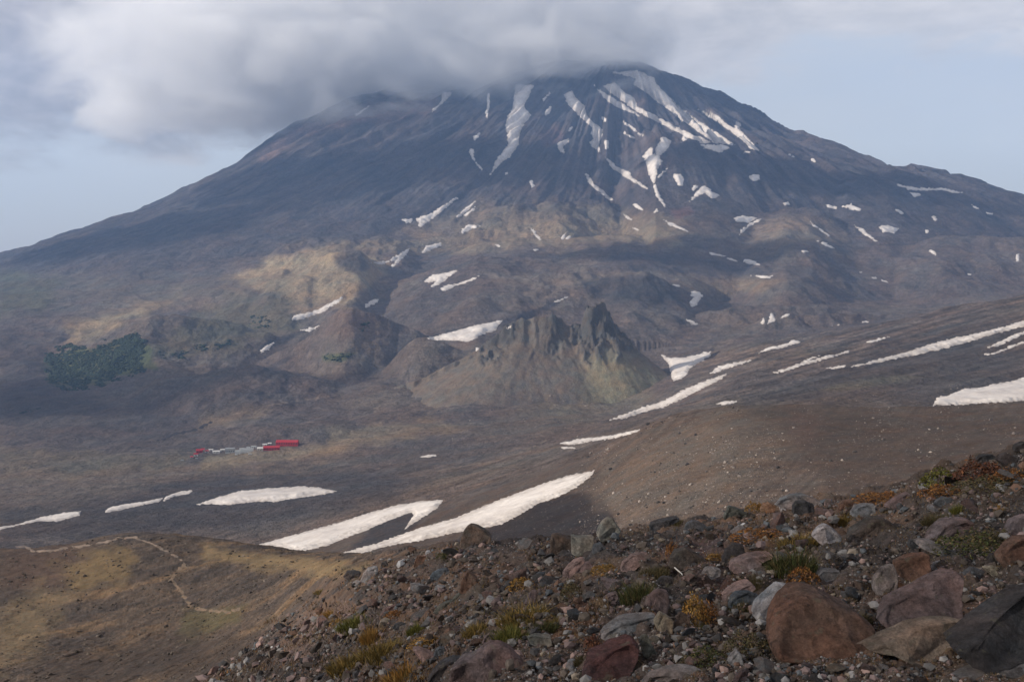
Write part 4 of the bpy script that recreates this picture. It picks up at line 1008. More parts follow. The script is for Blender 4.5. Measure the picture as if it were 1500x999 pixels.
H(*B4,[(1125,350),(1140,270),(1175,218),(1230,240),(1265,270),(1262,350),(1160,370)],'brown','brown hump behind the bright cream boulder')
H(*B5,[(650,830),(680,700),(760,640),(850,620),(910,560),(1000,500),(1100,488),(1200,540),(1280,630),(1350,760),(1310,850),(900,850)],'mauve','big mauve boulder with a bluish right side near the bottom edge')
H(*B5,[(430,900),(480,770),(560,690),(680,625),(765,630),(720,720),(640,830),(600,900)],'dark','dark broken rock touching the big mauve boulder on its left')
H(*B5,[(318,535),(380,540),(440,562),(515,592),(535,660),(440,650),(380,600)],'pink','flat pinkish stone beside a round bluish one', slab=True)
H(*B5,[(510,600),(525,550),(560,527),(605,530),(622,570),(590,620),(535,625)],'blue','round bluish stone at the end of a flat pinkish one')
H(*B5,[(935,485),(960,430),(1000,398),(1060,410),(1105,475),(1040,500)],'mauve','mauve block above the big mauve boulder')
H(500,666,3,[(815,800),(850,790),(920,795),(928,835),(880,845),(830,830)],'sage','flat brick-like stone beside the yellow-green tuft', slab=True)
H(*B5,[(1305,150),(1340,80),(1370,28),(1422,28),(1415,110),(1335,165)],'mauve','upright mauve stone above the yellow-green tuft')
H(*B5,[(148,355),(170,320),(215,305),(265,322),(262,360),(200,375)],'blue','dark bluish stone left of a green-yellow tuft')
H(*L3,[(118,300),(125,240),(150,180),(190,143),(240,152),(300,180),(350,225),(345,290),(200,300)],'brown','large rounded brownish boulder alone on the crest against the snow')
H(*L3,[(112,645),(125,570),(150,505),(175,472),(210,500),(240,525),(265,580),(220,620),(150,640)],'rust','dark red-brown pointed boulder standing on the slope')
H(*L3,[(778,340),(780,270),(790,215),(840,213),(890,228),(938,250),(942,350),(860,360)],'brown','squarish two-toned boulder left of the tall greenish one', planes=6)
H(*L3,[(935,350),(932,212),(975,228),(1040,228),(1100,225),(1105,300),(1060,345),(960,370)],'sage','cleft pale boulder between the squarish and the tall greenish ones')
H(*L3,[(1083,340),(1095,290),(1150,270),(1185,320),(1170,355),(1110,368)],'blue','dark bluish stone below the foot of the tall greenish boulder')
H(*B6,[(1075,450),(1100,415),(1150,388),(1225,372),(1255,410),(1200,460),(1100,478)],'blue','smooth bluish stone left of the pointed red-brown boulder')
H(*B6,[(468,480),(490,420),(530,378),(612,362),(622,400),(570,450),(520,485)],'grey','leaning pale slab beside a dark rounded boulder on the left crest', slab=True, planes=3)
H(*B6,[(315,445),(345,400),(400,395),(465,410),(475,455),(380,485)],'dark','dark rounded boulder left of the leaning pale slab')
H(*B6,[(640,380),(655,325),(690,308),(712,345),(680,385)],'dark','small black boulder on the left crest right of the leaning slab')
H(*B6,[(935,360),(950,300),(970,258),(1045,268),(1020,330),(960,362)],'rust','small red-brown pillar below the two pale balls')
H(*B6,[(1035,245),(1045,222),(1075,215),(1090,240),(1065,258)],'pale','small pale ball of stone above the red-brown pillar, right of another')
H(*B6,[(990,255),(1000,230),(1025,222),(1042,245),(1020,262)],'tan','small brownish ball of stone next to the pale ball')
H(*B6,[(1105,755),(1150,705),(1200,680),(1275,650),(1260,685),(1170,755)],'green','long flaky slab lying along the slope below the pointed boulder')
H(*B6,[(1265,660),(1300,620),(1340,588),(1390,573),(1375,612),(1310,665)],'green','flaky slab immediately under the foot of the pointed boulder')
H(*B6,[(645,780),(690,720),(780,688),(775,712),(690,780)],'mauve','thin mauve slab lying below a dark jagged stone')
H(*B6,[(675,700),(710,630),(785,618),(785,652),(725,700)],'dark','dark jagged stone above the thin mauve slab')
H(*B1,[(1270,200),(1290,165),(1340,138),(1430,180),(1450,270),(1380,290)],'dark','black boulder near the upper right corner of the stones')
H(*B1,[(1410,120),(1430,75),(1500,40),(1570,60),(1570,140),(1480,130)],'dark','black boulder highest on the crest at the right edge')
H(*B1,[(1060,235),(1085,190),(1135,155),(1230,152),(1245,195),(1110,250)],'dark','dark purple rock on the crest above the red shrubs')
H(*B1,[(270,610),(330,560),(400,520),(480,488),(555,540),(480,590),(380,620)],'mauve','mauve slab under the yellow-green shrub of the crest', slab=True)
H(*B1,[(695,590),(740,548),(800,525),(875,540),(880,590),(770,625)],'blue','bluish rounded stone under the orange shrub of the crest')
H(*B1,[(80,520),(120,498),(210,505),(205,525),(130,535)],'cream','white flat stone lying on the crest among orange plants')

# ------------------------------------------------------------------ countless small stones, the larger ones as things of their own
proto = [np_mesh('stone', rock_co(900+i, 14, .3, .72, .045, I3)*np.array((1, .8, r_)), I3[1], M_rock, None, False) for i, r_ in enumerate((.62,.5,.75,.42,.6,.55,.8,.48,.68,.38))]
fgc, fgr = np.searchsorted(cols_px, [-20, 1520]), kstart[3]
def crest_y(x): return float(np.interp(x, [0,300,480,520,560,600,680,800,880,960,1070,1170,1240,1300,1360,1420,1500,1600], [960,930,868,842,818,808,795,791,785,770,757,738,730,718,693,676,660,640]))
names_c = [('grey',.30),('mauve',.2),('brown',.16),('dark',.1),('pink',.07),('blue',.08),('tan',.04),('rust',.05)]
cn = [a for a, _ in names_c]; cp = np.array([b for _, b in names_c]); cp /= cp.sum()
word = dict(grey='grey', mauve='mauve', brown='brown', dark='blackish', pink='pinkish', blue='bluish', tan='tan', rust='rust-coloured', pale='whitish')
cn.append('pale'); cp = np.append(cp*.96, .04)
stones = []
rs = np.random.default_rng(11)
tries = 0
while len(stones) < 5600 and tries < 90000:
    tries += 1
    x = rs.uniform(-20, 1525); y = rs.uniform(650, 1010)
    if y < crest_y(x)+1: continue
    if x < 520 and y < 905 and rs.random() < .8: continue
    if x < 545-(y-815)*1.35: continue
    dens = .6+1.0*float(perlin(np.array([x/60.]), np.array([y/28.]), 801)[0])
    if rs.random() > np.clip(dens, .06, 1): continue
    s = 6.5*rs.pareto(2.3)+3.2
    s *= .75+.5*np.clip((y-760)/240, 0, 1)*(1 if x > 600 else .6)
    s = min(s, 38 if x > 600 else 22)
    if any(abs(x-h[0]) < h[2]*.5+s*.4 and abs(y-h[1]-h[3]*.15) < h[3]*.42+s*.3 for h in hero_pos): 
        if s > 5: continue
    stones.append((s, x, y))
stones.sort(key=lambda t: -t[0])
big_st = []
for s, x, y in stones:
    if len(big_st) >= 290: break
    if any(abs(x-b[1]) < (s+b[0])*.42 and abs(y-b[2]) < (s+b[0])*.28 for b in big_st): continue
    big_st.append((s, x, y))
bigset = set(big_st)
used_l = {}
for s, x, y in big_st:
    g = at_ground(x, min(y, 1008)); w = s/F*g[1]*.62
    ci = cn[rs.choice(len(cn), p=cp)]
    o = bpy.data.objects.new('stone', proto[rs.integers(len(proto))]); link(o)
    fl = rs.uniform(.6, 1.1)
    o.scale = (w*rs.uniform(.85, 1.35), w*rs.uniform(.8, 1.2), w*fl)
    o.location = g+np.array((0, w*.3, w*.22)); o.rotation_euler = (rs.uniform(-.35, .35), rs.uniform(-.5, .5), rs.uniform(0, 6.28))
    v = rs.uniform(.75, 1.35); o.color = (*[q*v for q in COLS[ci]], 1)
    h = min(hero_pos, key=lambda h: math.hypot((h[0]-x)/(h[2]+20), (h[1]-y)/(h[3]+14)))
    dx, dy = (x-h[0])/(h[2]+20), (y-h[1])/(h[3]+14)
    rel = ('right of' if dx > 0 else 'left of') if abs(dx) > abs(dy) else ('below' if dy > 0 else 'just above')
    sz = 'big' if s > 17 else 'medium' if s > 11 else 'small'
    hl = ' '.join(h[4].split()[:5])
    while hl.split()[-1] in ('of','the','a','with','on','and','in','behind','beside','below','above','left','right','at','under','against','an','upturned','orange','pale','flat','dark','big','between','its','grey','broader'): hl = ' '.join(hl.split()[:-1])
    lab = f'{sz} {word[ci]} stone {rel} the {hl}'
    used_l.setdefault(lab, []).append(o)
    o['category'] = 'stone'; o['group'] = 'loose stones on the near slope'
for lab, os_ in used_l.items():
    if len(os_) == 1: os_[0]['label'] = lab
    else:
        os_.sort(key=lambda o: o.location.y)
        for i, o in enumerate(os_):
            if i == 0: o['label'] = lab+', nearest of its like'
            elif i == len(os_)-1: o['label'] = lab+', farthest of its like'
            else: o['label'] = lab+', between two like it'

def scatter(name, pts, mat, cols, label, cat, flat=(.5, .9), base=I1, jit=.22, seed=0):
    r = np.random.default_rng(seed); n = len(pts); m = len(base[0])
    g = np.array([p[:3] for p in pts]); s = np.array([p[3] for p in pts])
    co = base[0][None]*(1+jit*r.standard_normal((n, m, 1)))
    co = co*np.stack([r.uniform(.8, 1.3, n), r.uniform(.7, 1.1, n), r.uniform(flat[0], flat[1], n)], 1)[:, None, :]
    az = r.uniform(0, 6.28, n); ca, sa = np.cos(az)[:, None], np.sin(az)[:, None]
    tl = r.uniform(-.5, .5, n); ct, st = np.cos(tl)[:, None], np.sin(tl)[:, None]
    x, y, z = co[..., 0], co[..., 1], co[..., 2]
    y, z = y*ct-z*st, y*st+z*ct
    co = np.stack([x*ca-y*sa, x*sa+y*ca, z], -1)*s[:, None, None]+g[:, None, :]
    f = (base[1][None]+(np.arange(n)*m)[:, None, None]).reshape(-1, 3)
    ci = r.choice(len(cols[0]), n, p=np.array(cols[1])/sum(cols[1]))
    cc = np.array(cols[0])[ci]*r.uniform(.6, 1.4, (n, 1)); cc = np.repeat(cc, m, 0)
    o = np_obj(name, co.reshape(-1, 3), f, mat, cc, False)
    return tag(o, label, cat, kind='stuff')
pts = []
for st in stones:
    if st in bigset: continue
    s, x, y = st; g = at_ground(x, min(y, 1008)); w = min(s, 17)/F*g[1]*.5
    pts.append((g[0], g[1], g[2]+w*.2, w))
for _ in range(90000):
    x = rs.uniform(-20, 1530); y = rs.uniform(650, 1020)
    if y < crest_y(x): continue
    if x < 520 and y < 900 and rs.random() < .6: continue
    if x < 540-(y-815)*1.35: continue
    dens = .34+1.2*float(perlin(np.array([x/46.]), np.array([y/20.]), 803)[0])
    dens += .8*(950 < x < 1300 and y > 900) + .6*(700 < x < 860 and y > 930)+.6*(700 < x < 830 and 785 < y < 810)
    if rs.random() > np.clip(dens, .05, 1): continue
    g = at_ground(x, min(y, 1010)); w = (rs.pareto(2.0)*1.0+1.)*(1.3 if y > 880 else .9)/F*g[1]*.55; w = min(w, 9/F*g[1])
    pts.append((g[0], g[1], g[2]+w*.15, w))
    if len(pts) > 42000: break
gc = ([COLS[k] for k in ('grey','mauve','brown','dark','pink','blue','tan','rust','pale')], [.2,.17,.28,.15,.05,.06,.04,.05,.006])
scatter('gravel', pts, M_stone, gc, 'loose rubble and gravel covering the near slope', 'gravel', seed=1)
pts = []
for _ in range(60000):
    x = rs.uniform(850, 1520); y = rs.uniform(590, 790)
    if y > crest_y(x)-2: continue
    r, c = cast(x, y); d = YY[r, c]
    if not (330 < d < 860): continue
    lane = float(fbm(np.array([x/50.]), np.array([y/40.]), 3, 805)[0]); 
    if rs.random() > np.clip(.12+.5*lane+(.35 if (x < 1150 and y > 640) else 0), .03, 1): continue
    g = np.array(((x-X0)/F*d, d, Z[r, c])); w = (rs.pareto(2.4)*.45+.38)/F*d*.7*(1 if x < 1150 else .75); w = min(w, 3.2/F*d)
    pts.append((g[0], g[1], g[2]+w*.2, w))
    if len(pts) > 9000: break
sc_c = ([(.26,.225,.2),(.13,.11,.1),(.05,.045,.043)], [.4,.3,.3])
scatter('scree_rubble', pts, M_bould, sc_c, 'scattered boulders lying on the smooth scree hill', 'rubble', seed=2)
pts = []
for _ in range(30000):
    a = rs.random()
    if a < .5: x, y = rs.uniform(640, 1010), rs.uniform(560, 680)
    else: x, y = rs.uniform(1150, 1460), rs.uniform(545, 592)
    r, c = cast(x, y); d = YY[r, c]
    if not 900 < d < 2950: continue
    if a >= .5 and y < 592-(x-1150)*.12: continue
    if rs.random() > .25: continue
    w = (rs.pareto(2.8)*.35+.3)/F*d*.6; w = min(w, 1.6/F*d)
    pts.append(((x-X0)/F*d, d, Z[r, c]+w*.2, w))
    if len(pts) > 3000: break
scatter('valley_rubble', pts, M_bould, sc_c, 'small scattered blocks on the valley floor and moraine', 'rubble', seed=3)
pts = []
for _ in range(60000):
    x, y = rs.uniform(-20, 560), rs.uniform(785, 1005)
    r, c = cast(x, y); d = YY[r, c]
    if not 25 < d < 300 or x > 555-(y-815)*1.35: continue
    if rs.random() > np.clip(.35+.8*float(perlin(np.array([x/40.]), np.array([y/22.]), 807)[0]), .05, 1): continue
    w = (rs.pareto(2.4)*.5+.45)/F*d*.6; w = min(w, 3/F*d)
    pts.append(((x-X0)/F*d, d, Z[r, c]+w*.1, w))
    if len(pts) > 17000: break
scatter('ridge_rubble', pts, M_stone, ([(.12,.1,.085),(.075,.062,.052),(.04,.034,.03)], [.25,.4,.35]), 'small stones strewn over the near ridge', 'rubble', seed=4)

# ------------------------------------------------------------------ tufts, cushions and low shrubs
def tuft_mesh(seed, kind, cols_):
    r = np.random.default_rng(seed)
    n = {'grass': 900, 'moss': 900, 'shrub': 700, 'straw': 200}[kind]
    cs, fs, cc = [], [], []
    for i in range(n):
        rr = math.sqrt(r.random()); a = r.uniform(0, 6.28)
        x, y = rr*math.cos(a), rr*math.sin(a)
        dome = max(0, 1-rr*rr)
        lump = .8+.5*float(perlin(np.array([x*2.3+seed]), np.array([y*2.3]), seed)[0])
        if kind in ('grass', 'straw'):
            h = (.3+.6*dome)*r.uniform(.35, 1.15)*lump; w = .012 if kind == 'grass' else .010
            lean = np.array((x*.45+r.normal(0, .38), y*.45+r.normal(0, .38), 0))
            b = np.array((x*.8, y*.8, -.12)); t = b+np.array((0, 0, h+.12))+lean*h; m = (b+t)/2+np.array((0, 0, h*.12))-lean*h*.1
            an = r.uniform(0, 3.14); s = np.array((math.cos(an), math.sin(an), 0))*w
            k = len(cs); cs += [b-s, b+s, m-s*.8, m+s*.8, t-s*.1, t+s*.1]; fs += [[k, k+1, k+3, k+2], [k+2, k+3, k+5, k+4]]; nn = 6
        else:
            hz = (.12+.88*dome**.7)*lump*(r.uniform(.75, 1.05)); s = r.uniform(.035, .075) if kind == 'moss' else r.uniform(.045, .1)
            c = np.array((x, y, hz if r.random() < .8 else hz*r.random()))
            u = r.standard_normal(3); u /= np.linalg.norm(u); v = np.cross(u, r.standard_normal(3)); v /= np.linalg.norm(v)
            k = len(cs); cs += [c-u*s, c+v*s*.5, c+u*s, c-v*s*.5]; fs += [[k, k+1, k+2, k+3]]; nn = 4
        q = np.array(cols_[r.integers(len(cols_))])*r.uniform(.55, 1.4); cc += [q]*nn
    return np_mesh('foliage', np.array(cs), np.array(fs), M_leaf, np.array(cc), False)
PAL = dict(green=[(.05,.062,.022),(.08,.08,.03),(.04,.05,.02),(.12,.09,.04)], yellow=[(.20,.14,.04),(.15,.11,.04),(.10,.085,.035),(.24,.15,.045)],
           orange=[(.20,.08,.025),(.25,.12,.035),(.12,.06,.03)], red=[(.11,.045,.03),(.08,.04,.03),(.14,.06,.03)], straw=[(.28,.19,.12),(.22,.16,.1)],
           lime=[(.13,.13,.03),(.16,.14,.035),(.08,.085,.025)], olive=[(.085,.07,.035),(.06,.058,.03),(.11,.08,.04)], amber=[(.3,.15,.035),(.27,.16,.05),(.16,.11,.04)])
TUFTS = []
def tuft(x, y, w, h, kind, pal, label, group=None):
    g = at_ground(x, min(y, 1003)); k = g[1]/F
    o = bpy.data.objects.new({'moss': 'moss_cushion', 'shrub': 'low_shrub'}.get(kind, 'grass_tuft'), tuft_mesh(int(x*7+y), kind, PAL[pal])); link(o)
    o.location = g+np.array((0, w*k*.2, -.01)); w = w*(1.35 if x < 790 else 1.); TUFTS.append((x, y, w, h, pal)); o.scale = (w/2*1.2*k, max(w*.5, h*.6)*k, h*k*.85)
    o.rotation_euler = (0, -.12, 0)
    return tag(o, label, {'moss': 'cushion plant', 'shrub': 'shrub'}.get(kind, 'grass tuft'), group)
for a in (
 (1425,812,84,38,'moss','green','dark green cushion plant beside the greyish-mauve hump'),
 (1460,800,50,28,'moss','olive','olive cushion plant right behind the dark green cushion'),
 (1383,712,52,30,'shrub','lime','yellow-green leafy shrub on the crest of stones'),
 (1382,727,55,18,'shrub','orange','orange shrub directly under the yellow-green one'),
 (1290,735,64,13,'shrub','orange','flat orange-red plants strung along the stony crest'),
 (1442,703,64,36,'shrub','red','reddish-brown shrub below the dark purple rock'),
 (1480,706,45,20,'shrub','orange','orange shrub near the right edge under the black boulders'),
 (1455,722,90,24,'moss','olive','long olive green mat below the reddish-brown shrub'),
 (1165,838,78,46,'grass','green','wide green grass tuft left of the pale lump'),
 (1172,803,60,28,'grass','yellow','yellowish grass tuft above the wide green one'),
 (1180,862,42,32,'shrub','orange','orange shrub behind the pale angular boulder'),
 (1110,792,66,14,'shrub','orange','narrow orange streak of plants below the crest'),
 (1143,772,40,10,'shrub','olive','small olive streak at the right end of the orange streak'),
 (1110,862,26,28,'grass','olive','small olive tuft left of the pale angular boulder'),
 (1022,914,36,50,'shrub','amber','upright orange shrub right of the bright cream boulder'),
 (1040,912,28,32,'shrub','orange','red-orange shrub touching the upright one'),
 (936,880,56,44,'grass','green','green grass tuft with a white pebble, left of the mauve-faced boulder'),
 (960,845,46,22,'grass','olive','olive grass behind the green tuft'),
 (878,893,30,36,'straw','straw','straw-coloured dry grass in the middle of the slope'),
 (885,842,34,16,'shrub','amber','orange plants below the pinkish slabs'),
 (770,912,64,34,'grass','yellow','large yellow tuft in the middle of the slope'),
 (745,940,44,34,'grass','lime','yellow-green tuft in front of the large yellow one'),
 (800,924,40,20,'grass','green','green tuft joined to the large yellow one on the right'),
 (818,916,30,20,'grass','yellow','small yellow tuft right of the large yellow one'),
 (762,862,28,18,'shrub','amber','small orange tuft right of the pointed red-brown boulder'),
 (598,1003,66,42,'grass','amber','bright golden tuft cut by the bottom edge'),
 (512,985,56,30,'grass','yellow','yellow tuft at the bottom edge left of the golden one'),
 (560,965,54,34,'grass','yellow','yellow tuft above and between the two bottom tufts'),
 (545,940,30,30,'grass','amber','orange-yellow tuft in a line of three on the lower slope'),
 (481,905,18,16,'grass','amber','upright golden tuft beside the footpath end'),
 (494,915,16,10,'shrub','amber','small orange tuft right of the upright golden tuft'),
 (612,928,26,24,'grass','lime','yellow-green tuft above the flat pinkish stone'),
 (520,922,44,26,'grass','lime','yellow-green tuft left of the dark bluish stone'),
 (578,906,22,14,'shrub','orange','orange tuft above the dark bluish stone'),
 (622,948,34,14,'shrub','amber','flat golden tuft beside the round bluish stone'),
 (700,930,36,22,'grass','yellow','dull yellow tuft left of the mauve block'),
 (1100,962,66,40,'moss','olive','large olive moss patch left of the big rust-brown boulder'),
 (1035,975,60,30,'moss','green','green moss patch above the wide grey boulder'),
 (1030,925,20,16,'grass','green','small green tuft under the red-orange shrub'),
 (1085,893,36,14,'grass','green','green blades under the bluish crumbling mound'),
 (1122,745,22,10,'shrub','orange','orange plants left of the orange rounded stone'),
 (1106,750,24,16,'shrub','amber','golden plants right of the greenish wedge'),
 (1238,768,26,22,'grass','yellow','yellow-green tuft above the wide low brown boulder'),
 (1262,912,40,18,'grass','olive','olive tuft between the rust-brown boulder and the mauve slab'),
 (1375,766,44,20,'grass','olive','dull green mat right of the wide low brown boulder'),
 (1405,752,24,16,'grass','lime','light green tuft below the bluish rounded stone'),
 (1463,752,16,26,'straw','amber','thin orange sprigs near the right edge'),
 (995,770,30,14,'grass','olive','olive tuft behind the dark upturned slab'),
 (985,815,16,24,'shrub','orange','rusty plants left of the crumbling brown hump'),
 (1048,822,26,14,'shrub','amber','golden plants right of the crumbling brown hump'),
 (652,822,18,12,'moss','green','dark green cushion near the red-brown pillar'),
 (470,800+70,18,6,'grass','yellow','small yellow tuft at the left edge of the stones'),
 (850,970+2,20,20,'grass','olive','olive sprigs left of the dark red slab'),
 (870,955,26,34,'shrub','red','brown-red twigs left of the grey rim of the dark red slab'),
 (838,878,30,36,'moss','olive','grey-green cushion left of the straw-coloured grass'),
): tuft(*a)
# ground cover between the stones: short blades nobody could count
r = np.random.default_rng(77); cs, fs, cc = [], [], []
pal_all = PAL['yellow']+PAL['olive']+PAL['orange']+[(.16,.11,.06)]*4
n_ = 0
while n_ < 24000:
    x = r.uniform(-20, 1520); y = r.uniform(660, 1010)
    if y < crest_y(x)+1: continue
    dn = float(perlin(np.array([x/45.]), np.array([y/22.]), 811)[0]) + .25*float(perlin(np.array([x/12.]), np.array([y/7.]), 812)[0])
    if dn < .12 or x < 520-(y-815)*1.35: continue
    n_ += 1
    g = at_ground(x, min(y, 1008)); k = g[1]/F
    h = r.uniform(1.5, 6)*k*(1 if y > 850 else .7); w = .5*k
    t = g+np.array((r.normal(0, .5)*h, r.normal(0, .5)*h, h)); an = r.uniform(0, 3.14); s = np.array((math.cos(an), math.sin(an), 0))*w
    i = len(cs); cs += [g-s-(0, 0, .01), g+s-(0, 0, .01), t]; fs.append([i, i+1, i+2])
    q = np.array(pal_all[int(abs(dn*31+x/200)) % len(pal_all)])*r.uniform(.5, 1.3); cc += [q]*3
for (x0_, y0_, w_, h_, pal) in TUFTS:
    for _ in range(int(60+w_*h_*.16)):
        a_ = r.uniform(0, 6.28); q_ = abs(r.normal(0, .6))
        x = x0_+math.cos(a_)*q_*w_*.75; y = y0_-h_*.25+math.sin(a_)*q_*max(h_*.55, 10)
        if y < crest_y(x)+2 or y > 1010: continue
        g = at_ground(x, y); k = g[1]/F; h = r.uniform(2, 7)*k; w = .45*k
        t = g+np.array((r.normal(0, .6)*h, r.normal(0, .6)*h, h)); an = r.uniform(0, 3.14); s = np.array((math.cos(an), math.sin(an), 0))*w
        i = len(cs); cs += [g-s-(0, 0, .01), g+s-(0, 0, .01), t]; fs.append([i, i+1, i+2])
        q = np.array(PAL[pal][r.integers(len(PAL[pal]))])*r.uniform(.5, 1.3); cc += [q]*3
tag(np_obj('grass', np.array(cs), np.array(fs), M_leaf, np.array(cc), False), 'short yellow and brown grass between the stones', 'grass', kind='stuff')
# (see above)
# white twig
M_twig = plain_mat('bleached_twig', (.6,.57,.52), .8, .1, 8)
g0 = at_ground(987, 842); g1_ = at_ground(1012, 864)
tw = [g0+np.array((0,0,.07)), g0*.62+g1_*.38+np.array((.02,0,.05)), g0*.3+g1_*.7+np.array((-.02,0,.03)), g1_+np.array((0,0,.005))]
cs = []; 
for i, pnt in enumerate(tw):
    rad_ = .0065-.0013*i
    for t in np.linspace(0, 6.28, 7)[:-1]: cs.append(pnt+np.array((math.cos(t)*rad_, 0, math.sin(t)*rad_)))
fs = [[i*6+j, i*6+(j+1) % 6, (i+1)*6+(j+1) % 6, (i+1)*6+j] for i in range(3) for j in range(6)]
tag(np_obj('twig', np.array(cs), np.array(fs), M_twig), 'thin white bleached twig lying among the stones', 'twig')

# ------------------------------------------------------------------ light, clouds, air
SUN = np.array((-.88, -.20, .37)); SUN /= np.linalg.norm(SUN)
el = math.asin(SUN[2]); az = math.atan2(SUN[0], SUN[1])
ld = bpy.data.lights.new('sun', 'SUN'); ld.energy = 5.0; ld.angle = math.radians(.53); ld.color = (1, .90, .77)
lo = bpy.data.objects.new('sun', ld); link(lo)
from mathutils import Vector
lo.rotation_euler = Vector(SUN).to_track_quat('Z', 'Y').to_euler()

def cloud_mat(name, density, col=(1, 1, 1), an=.3):
    m, nt, out = new_mat(name)
    v = N(nt, 'ShaderNodeVolumeScatter', Density=density, Anisotropy=an); v.inputs['Color'].default_value = (*col, 1)
    nt.links.new(v.outputs[0], out.inputs['Volume'])
    return m
M_cloud = cloud_mat('cloud_vapour', .0052)
M_cloud2 = cloud_mat('cloud_vapour_thick', .006)
I5 = ico(5)
def cloud(cx, cy, cz, rx, ry, rz_, seed, label, mat, amp=.16, freq=1.6):
    co = I5[0].copy()
    co = rough(co, amp, seed, freq, 5)
    co[:, 2] = np.where(co[:, 2] < 0, co[:, 2]*.75, co[:, 2])
    co = co*np.array((rx, ry, rz_))
    o = np_obj('cloud', co, I5[1], mat); o.location = (cx, cy, cz)
    return tag(o, label, 'cloud')
def shade(x, y, rx, ry, seed, label, h=3200, d=None, mat=None):
    """a real cloud that hangs where it throws its shadow on the ground seen at (x, y)"""
    g = at_ground(x, y); t = (h-g[2])/SUN[2]
    c = g+SUN*t
    return cloud(c[0], c[1], c[2], rx, ry, 260, seed, label, mat or M_cloud2, .22, 1.8)


m, nt, out = new_mat('cloud_cap_vapour')
tc = N(nt, 'ShaderNodeTexCoord'); geo_ = N(nt, 'ShaderNodeNewGeometry')
q2 = N(nt, 'ShaderNodeVectorMath', _operation='MULTIPLY'); nt.links.new(tc.outputs['Object'], q2.inputs[0]); nt.links.new(tc.outputs['Object'], q2.inputs[1])
l2_ = N(nt, 'ShaderNodeVectorMath', _operation='LENGTH'); nt.links.new(q2.outputs[0], l2_.inputs[0])
class ln: pass
ln.outputs = dict(Value=mathn(nt, 'SQRT', l2_.outputs['Value']))
sc_ = N(nt, 'ShaderNodeVectorMath', _operation='MULTIPLY'); nt.links.new(geo_.outputs['Position'], sc_.inputs[0]); sc_.inputs[1].default_value = (.0015, .0015, .0024)
nz = N(nt, 'ShaderNodeTexNoise', Scale=1., Detail=8, Roughness=.6, Distortion=.5); nt.links.new(sc_.outputs[0], nz.inputs['Vector'])
q = mathn(nt, 'ADD', mathn(nt, 'SUBTRACT', .86, ln.outputs['Value']), mathn(nt, 'MULTIPLY_ADD', nz.outputs['Fac'], 1.5, -.72))
q = mathn(nt, 'MINIMUM', q, mathn(nt, 'MULTIPLY', mathn(nt, 'SUBTRACT', .97, ln.outputs['Value']), 1.6))
mr_ = N(nt, 'ShaderNodeMapRange'); mr_.inputs['From Min'].default_value = 0; mr_.inputs['From Max'].default_value = .35; mr_.inputs['To Max'].default_value = .0045; nt.links.new(q, mr_.inputs['Value'])
v = N(nt, 'ShaderNodeVolumeScatter', Anisotropy=.0); v.inputs['Color'].default_value = (1, 1, 1, 1); nt.links.new(mr_.outputs[0], v.inputs['Density'])
nt.links.new(v.outputs[0], out.inputs['Volume']); M_cap = m; m.cycles.volume_step_rate = .35
def cap(px, py, d, rx, ry, rz_, label):
    o = np_obj('cloud', boxco(-1, 1, -1, 1, -1, 1), BF, M_cap, None, False); o.rotation_euler = (0, -.07, 0); o.location = ((px-X0)/F*d, d, (YH-py)/F*d); o.scale = (rx, ry, rz_)
    return tag(o, label, 'cloud')
cap(530, 58, 8650, 2950, 1200, 930, 'wide grey cloud cap hiding the top of the volcano')
shade(430, 262, 1150, 560, 41, 'broad cloud shading the left face of the volcano')
shade(190, 345, 1200, 450, 43, 'long cloud shading the lower left flank of the volcano')
shade(700, 235, 700, 500, 45, 'cloud shading the middle face of the volcano')
shade(1180, 262, 700, 330, 47, 'cloud shading the dark shoulder of the volcano')
shade(1000, 372, 620, 170, 49, 'cloud shading the plateau edge')
shade(90, 585, 600, 260, 51, 'cloud shading the lower left valley')
M_shade_wisp = cloud_mat('shade_wisp', .009)
g = np.array((74., 10., -3.)); c = g+SUN*(700/SUN[2])  # small puff added out of view, only to shade the near stones
cloud(c[0], c[1], c[2], 78, 74, 60, 53, 'unseen low cloud wisp added to shade the near stones', M_shade_wisp, .15, 1.8)
hz, nt, out = new_mat('haze_air')
pv = N(nt, 'ShaderNodeVolumePrincipled', Density=.000045, Anisotropy=.1); pv.inputs['Color'].default_value = (.36, .58, 1, 1)
nt.links.new(pv.outputs[0], out.inputs['Volume'])
zb, zt = float(Z.min())-5, 2300.
hb = np_obj('haze', boxco(-9000, 9000, -60, 11400, zb, zt), BF, hz, None, False); tag(hb, 'pale blue haze filling the air of the valley', 'haze', kind='stuff')

# ------------------------------------------------------------------ sky
w = bpy.data.worlds.new('World'); sc.world = w; w.use_nodes = True
nt = w.node_tree; nt.nodes.clear()
out = nt.nodes.new('ShaderNodeOutputWorld'); bg = nt.nodes.new('ShaderNodeBackground'); nt.links.new(bg.outputs[0], out.inputs[0])
sky = nt.nodes.new('ShaderNodeTexSky'); sky.sky_type = 'NISHITA'; sky.sun_disc = False
sky.sun_elevation = el; sky.sun_rotation = az; sky.altitude = 1500; sky.dust_density = 1.5
geo = nt.nodes.new('ShaderNodeTexCoord'); sep = nt.nodes.new('ShaderNodeSeparateXYZ'); nt.links.new(geo.outputs['Generated'], sep.inputs[0])
X, Y, Zd = sep.outputs
azn = mathn(nt, 'ARCTAN2', X, Y)
hyp = mathn(nt, 'SQRT', mathn(nt, 'ADD', mathn(nt, 'MULTIPLY', X, X), mathn(nt, 'MULTIPLY', Y, Y)))
eln = mathn(nt, 'DIVIDE', Zd, mathn(nt, 'MAXIMUM', hyp, .01))      # slope of the sight line
comb = nt.nodes.new('ShaderNodeCombineXYZ')
